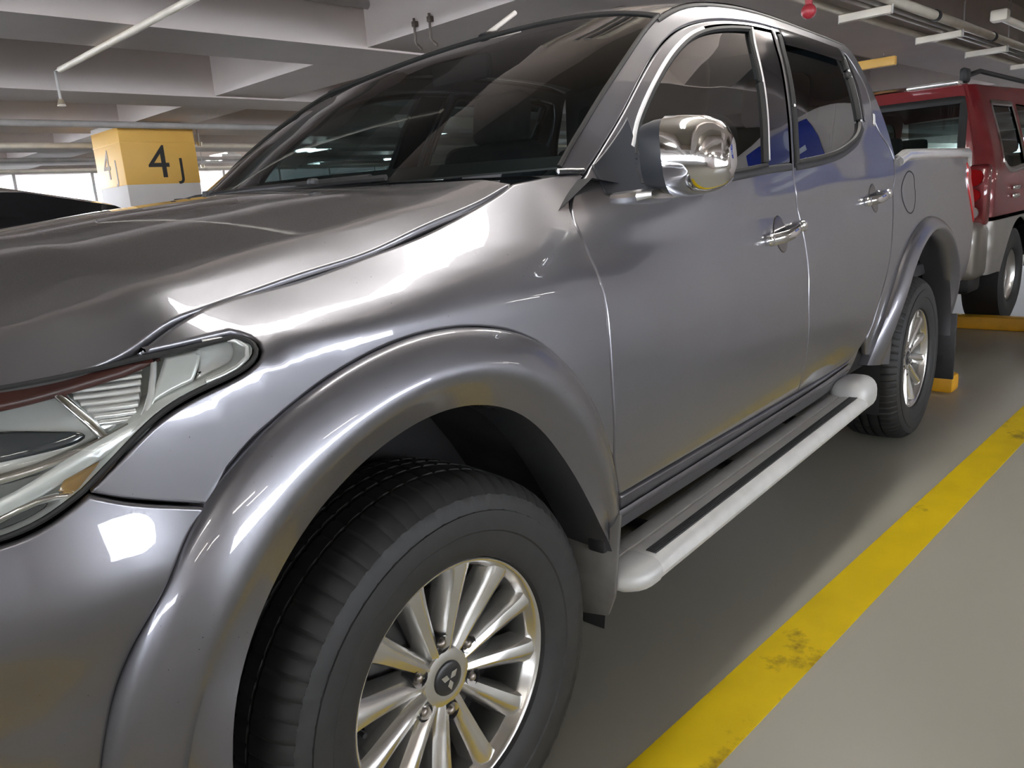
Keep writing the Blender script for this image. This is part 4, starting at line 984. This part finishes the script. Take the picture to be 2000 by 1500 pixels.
for x in (.06, .14, .5, 1.5, 2.5, 2.72):
    z0 = 1.775 if x < 2.6 else 1.70
    rows_.append([(x + .09, y, z0 + .05*(1 - (abs(y)/.66)**2.6)*(1 if .1 < x < 2.6 else .4)) for y in np.linspace(-.66, .66, 15)])
loft('roof', rows_, 'suv red', SUV, sharp=40)
loft('windshield', [[(2.8, y, 1.70) for y in np.linspace(-.62, .62, 5)], [(3.2, y, 1.15) for y in np.linspace(-.72, .72, 5)]], 'suv glass', SUV)
loft('bonnet', [[(3.15, y, 1.14 + .04*(1 - (y/.8)**2)) for y in np.linspace(-.8, .8, 9)], [(4.2, y, 1.02 + .05*(1 - (y/.8)**2)) for y in np.linspace(-.8, .8, 9)], [(4.28, y, .6) for y in np.linspace(-.8, .8, 9)]], 'suv red', SUV, sharp=40)
bp_ = MB().box((-.02, 0, .64), (.26, 1.66, .40), .07, seg=4).build('bumper', 'suv beige', SUV)
MB().box((-.04, 0, .85), (.20, 1.50, .025), .008).build('bumper_step', 'chrome', SUV)
MB().box((.12, 0, .40), (.30, 1.5, .14), .03).build('lower_valance', 'suv black', SUV)
MB().box((2.1, 0, .55), (3.9, 1.3, .3), .04).build('chassis', 'suv black', SUV)
for x_, y_ in ((1.5, -.38), (1.5, .38), (2.2, -.38), (2.2, .38)):
    MB().box((x_, y_, 1.02), (.16, .5, .6), .06).box((x_ + .02, y_, 1.42), (.10, .26, .2), .04).build('seat', 'seat cloth', SUV)
# ------------------------------------------------------------------ cars beyond the pickup
def saloon(name, loc, rz, m, label, H=1.42, L_=4.4, Wd=1.74, group=None):
    t = tag(empty(name, loc, rz=rz), label, 'car', group)
    st = [(-2.2, .55, .62, .70), (-2.12, .78, .40, .80), (-1.6, .86, .30, .93), (-.9, .87, .28, 1.0), (0, .87, .28, .98), (.9, .87, .28, 1.02), (1.7, .85, .30, 1.05), (2.1, .78, .42, .98), (2.2, .6, .6, .85)]
    rows_ = []
    for x, hw, z0, z1 in st:
        r = []
        for k in range(24):
            a = 2*math.pi*k/24; c_, s_ = math.cos(a), math.sin(a)
            r.append((x*L_/4.4, hw*Wd/1.74*math.copysign(abs(c_)**.5, c_), ((z0+z1)/2 + (z1-z0)/2*math.copysign(abs(s_)**.55, s_))))
        rows_.append(r)
    loft('body', rows_, m, t, closed=True, caps=True, sharp=60)
    gh = [(-1.15, .98, .70), (-.35, H - .06, .62), (.1, H, .60), (.75, H - .03, .60), (1.1, H - .10, .60), (1.75, 1.03, .66)]
    rows_ = [[(x, y, z - .02 - .05*(y/w_)**2) for y in np.linspace(-w_, w_, 9)] for x, z, w_ in gh]
    rf = loft('roof', rows_[1:5], m, t, sharp=50)
    loft('windshield', rows_[:2], 'gloss black', t); loft('rear_window', rows_[4:], 'gloss black', t)
    for s_ in (-1, 1):
        top = [r[0 if s_ < 0 else -1] for r in rows_]
        bot = [(p[0], s_*.80*Wd/1.74, .96) for p in top]
        loft('side_window', [top, bot], 'gloss black', t)
        for cx_ in (-1.35, 1.35):
            w_ = revolve('wheel', [(0, .19), (s_*.02, .30), (-s_*.03, .315), (-s_*.18, .315), (-s_*.2, .19)], 'rubber', t, n=32); w_.location = (cx_, s_*.80*Wd/1.74, .315)
            revolve('wheel_rim', [(0, .19), (-s_*.03, .1), (-s_*.02, .001)], 'alloy', w_, n=24)
    MB().box((.2, 0, .85), (2.2, 1.3, .3), .05).build('seats', 'interior', t)
    return t
saloon('black_saloon', (-.36, 2.55, 0), GA, 'black car paint', 'black saloon parked beyond the pickup bonnet', H=1.47)
for i, (x, y, r_) in enumerate([(.4, 8.2, 1.45), (2.9, 10.2, 1.5), (-2.6, 10.4, 1.62), (6.2, 9.6, 1.55), (9.4, 9.4, 1.5)]):
    p = G(x, y); saloon('parked_car', (p.x, p.y, 0), r_ + GA, 'black car paint', ['dark car parked left of the numbered column, farther back', 'dark car parked behind the numbered column', 'dark car parked by the far opening', 'dark car parked right of the numbered column', 'dark car parked far to the right'][i], H=1.50)
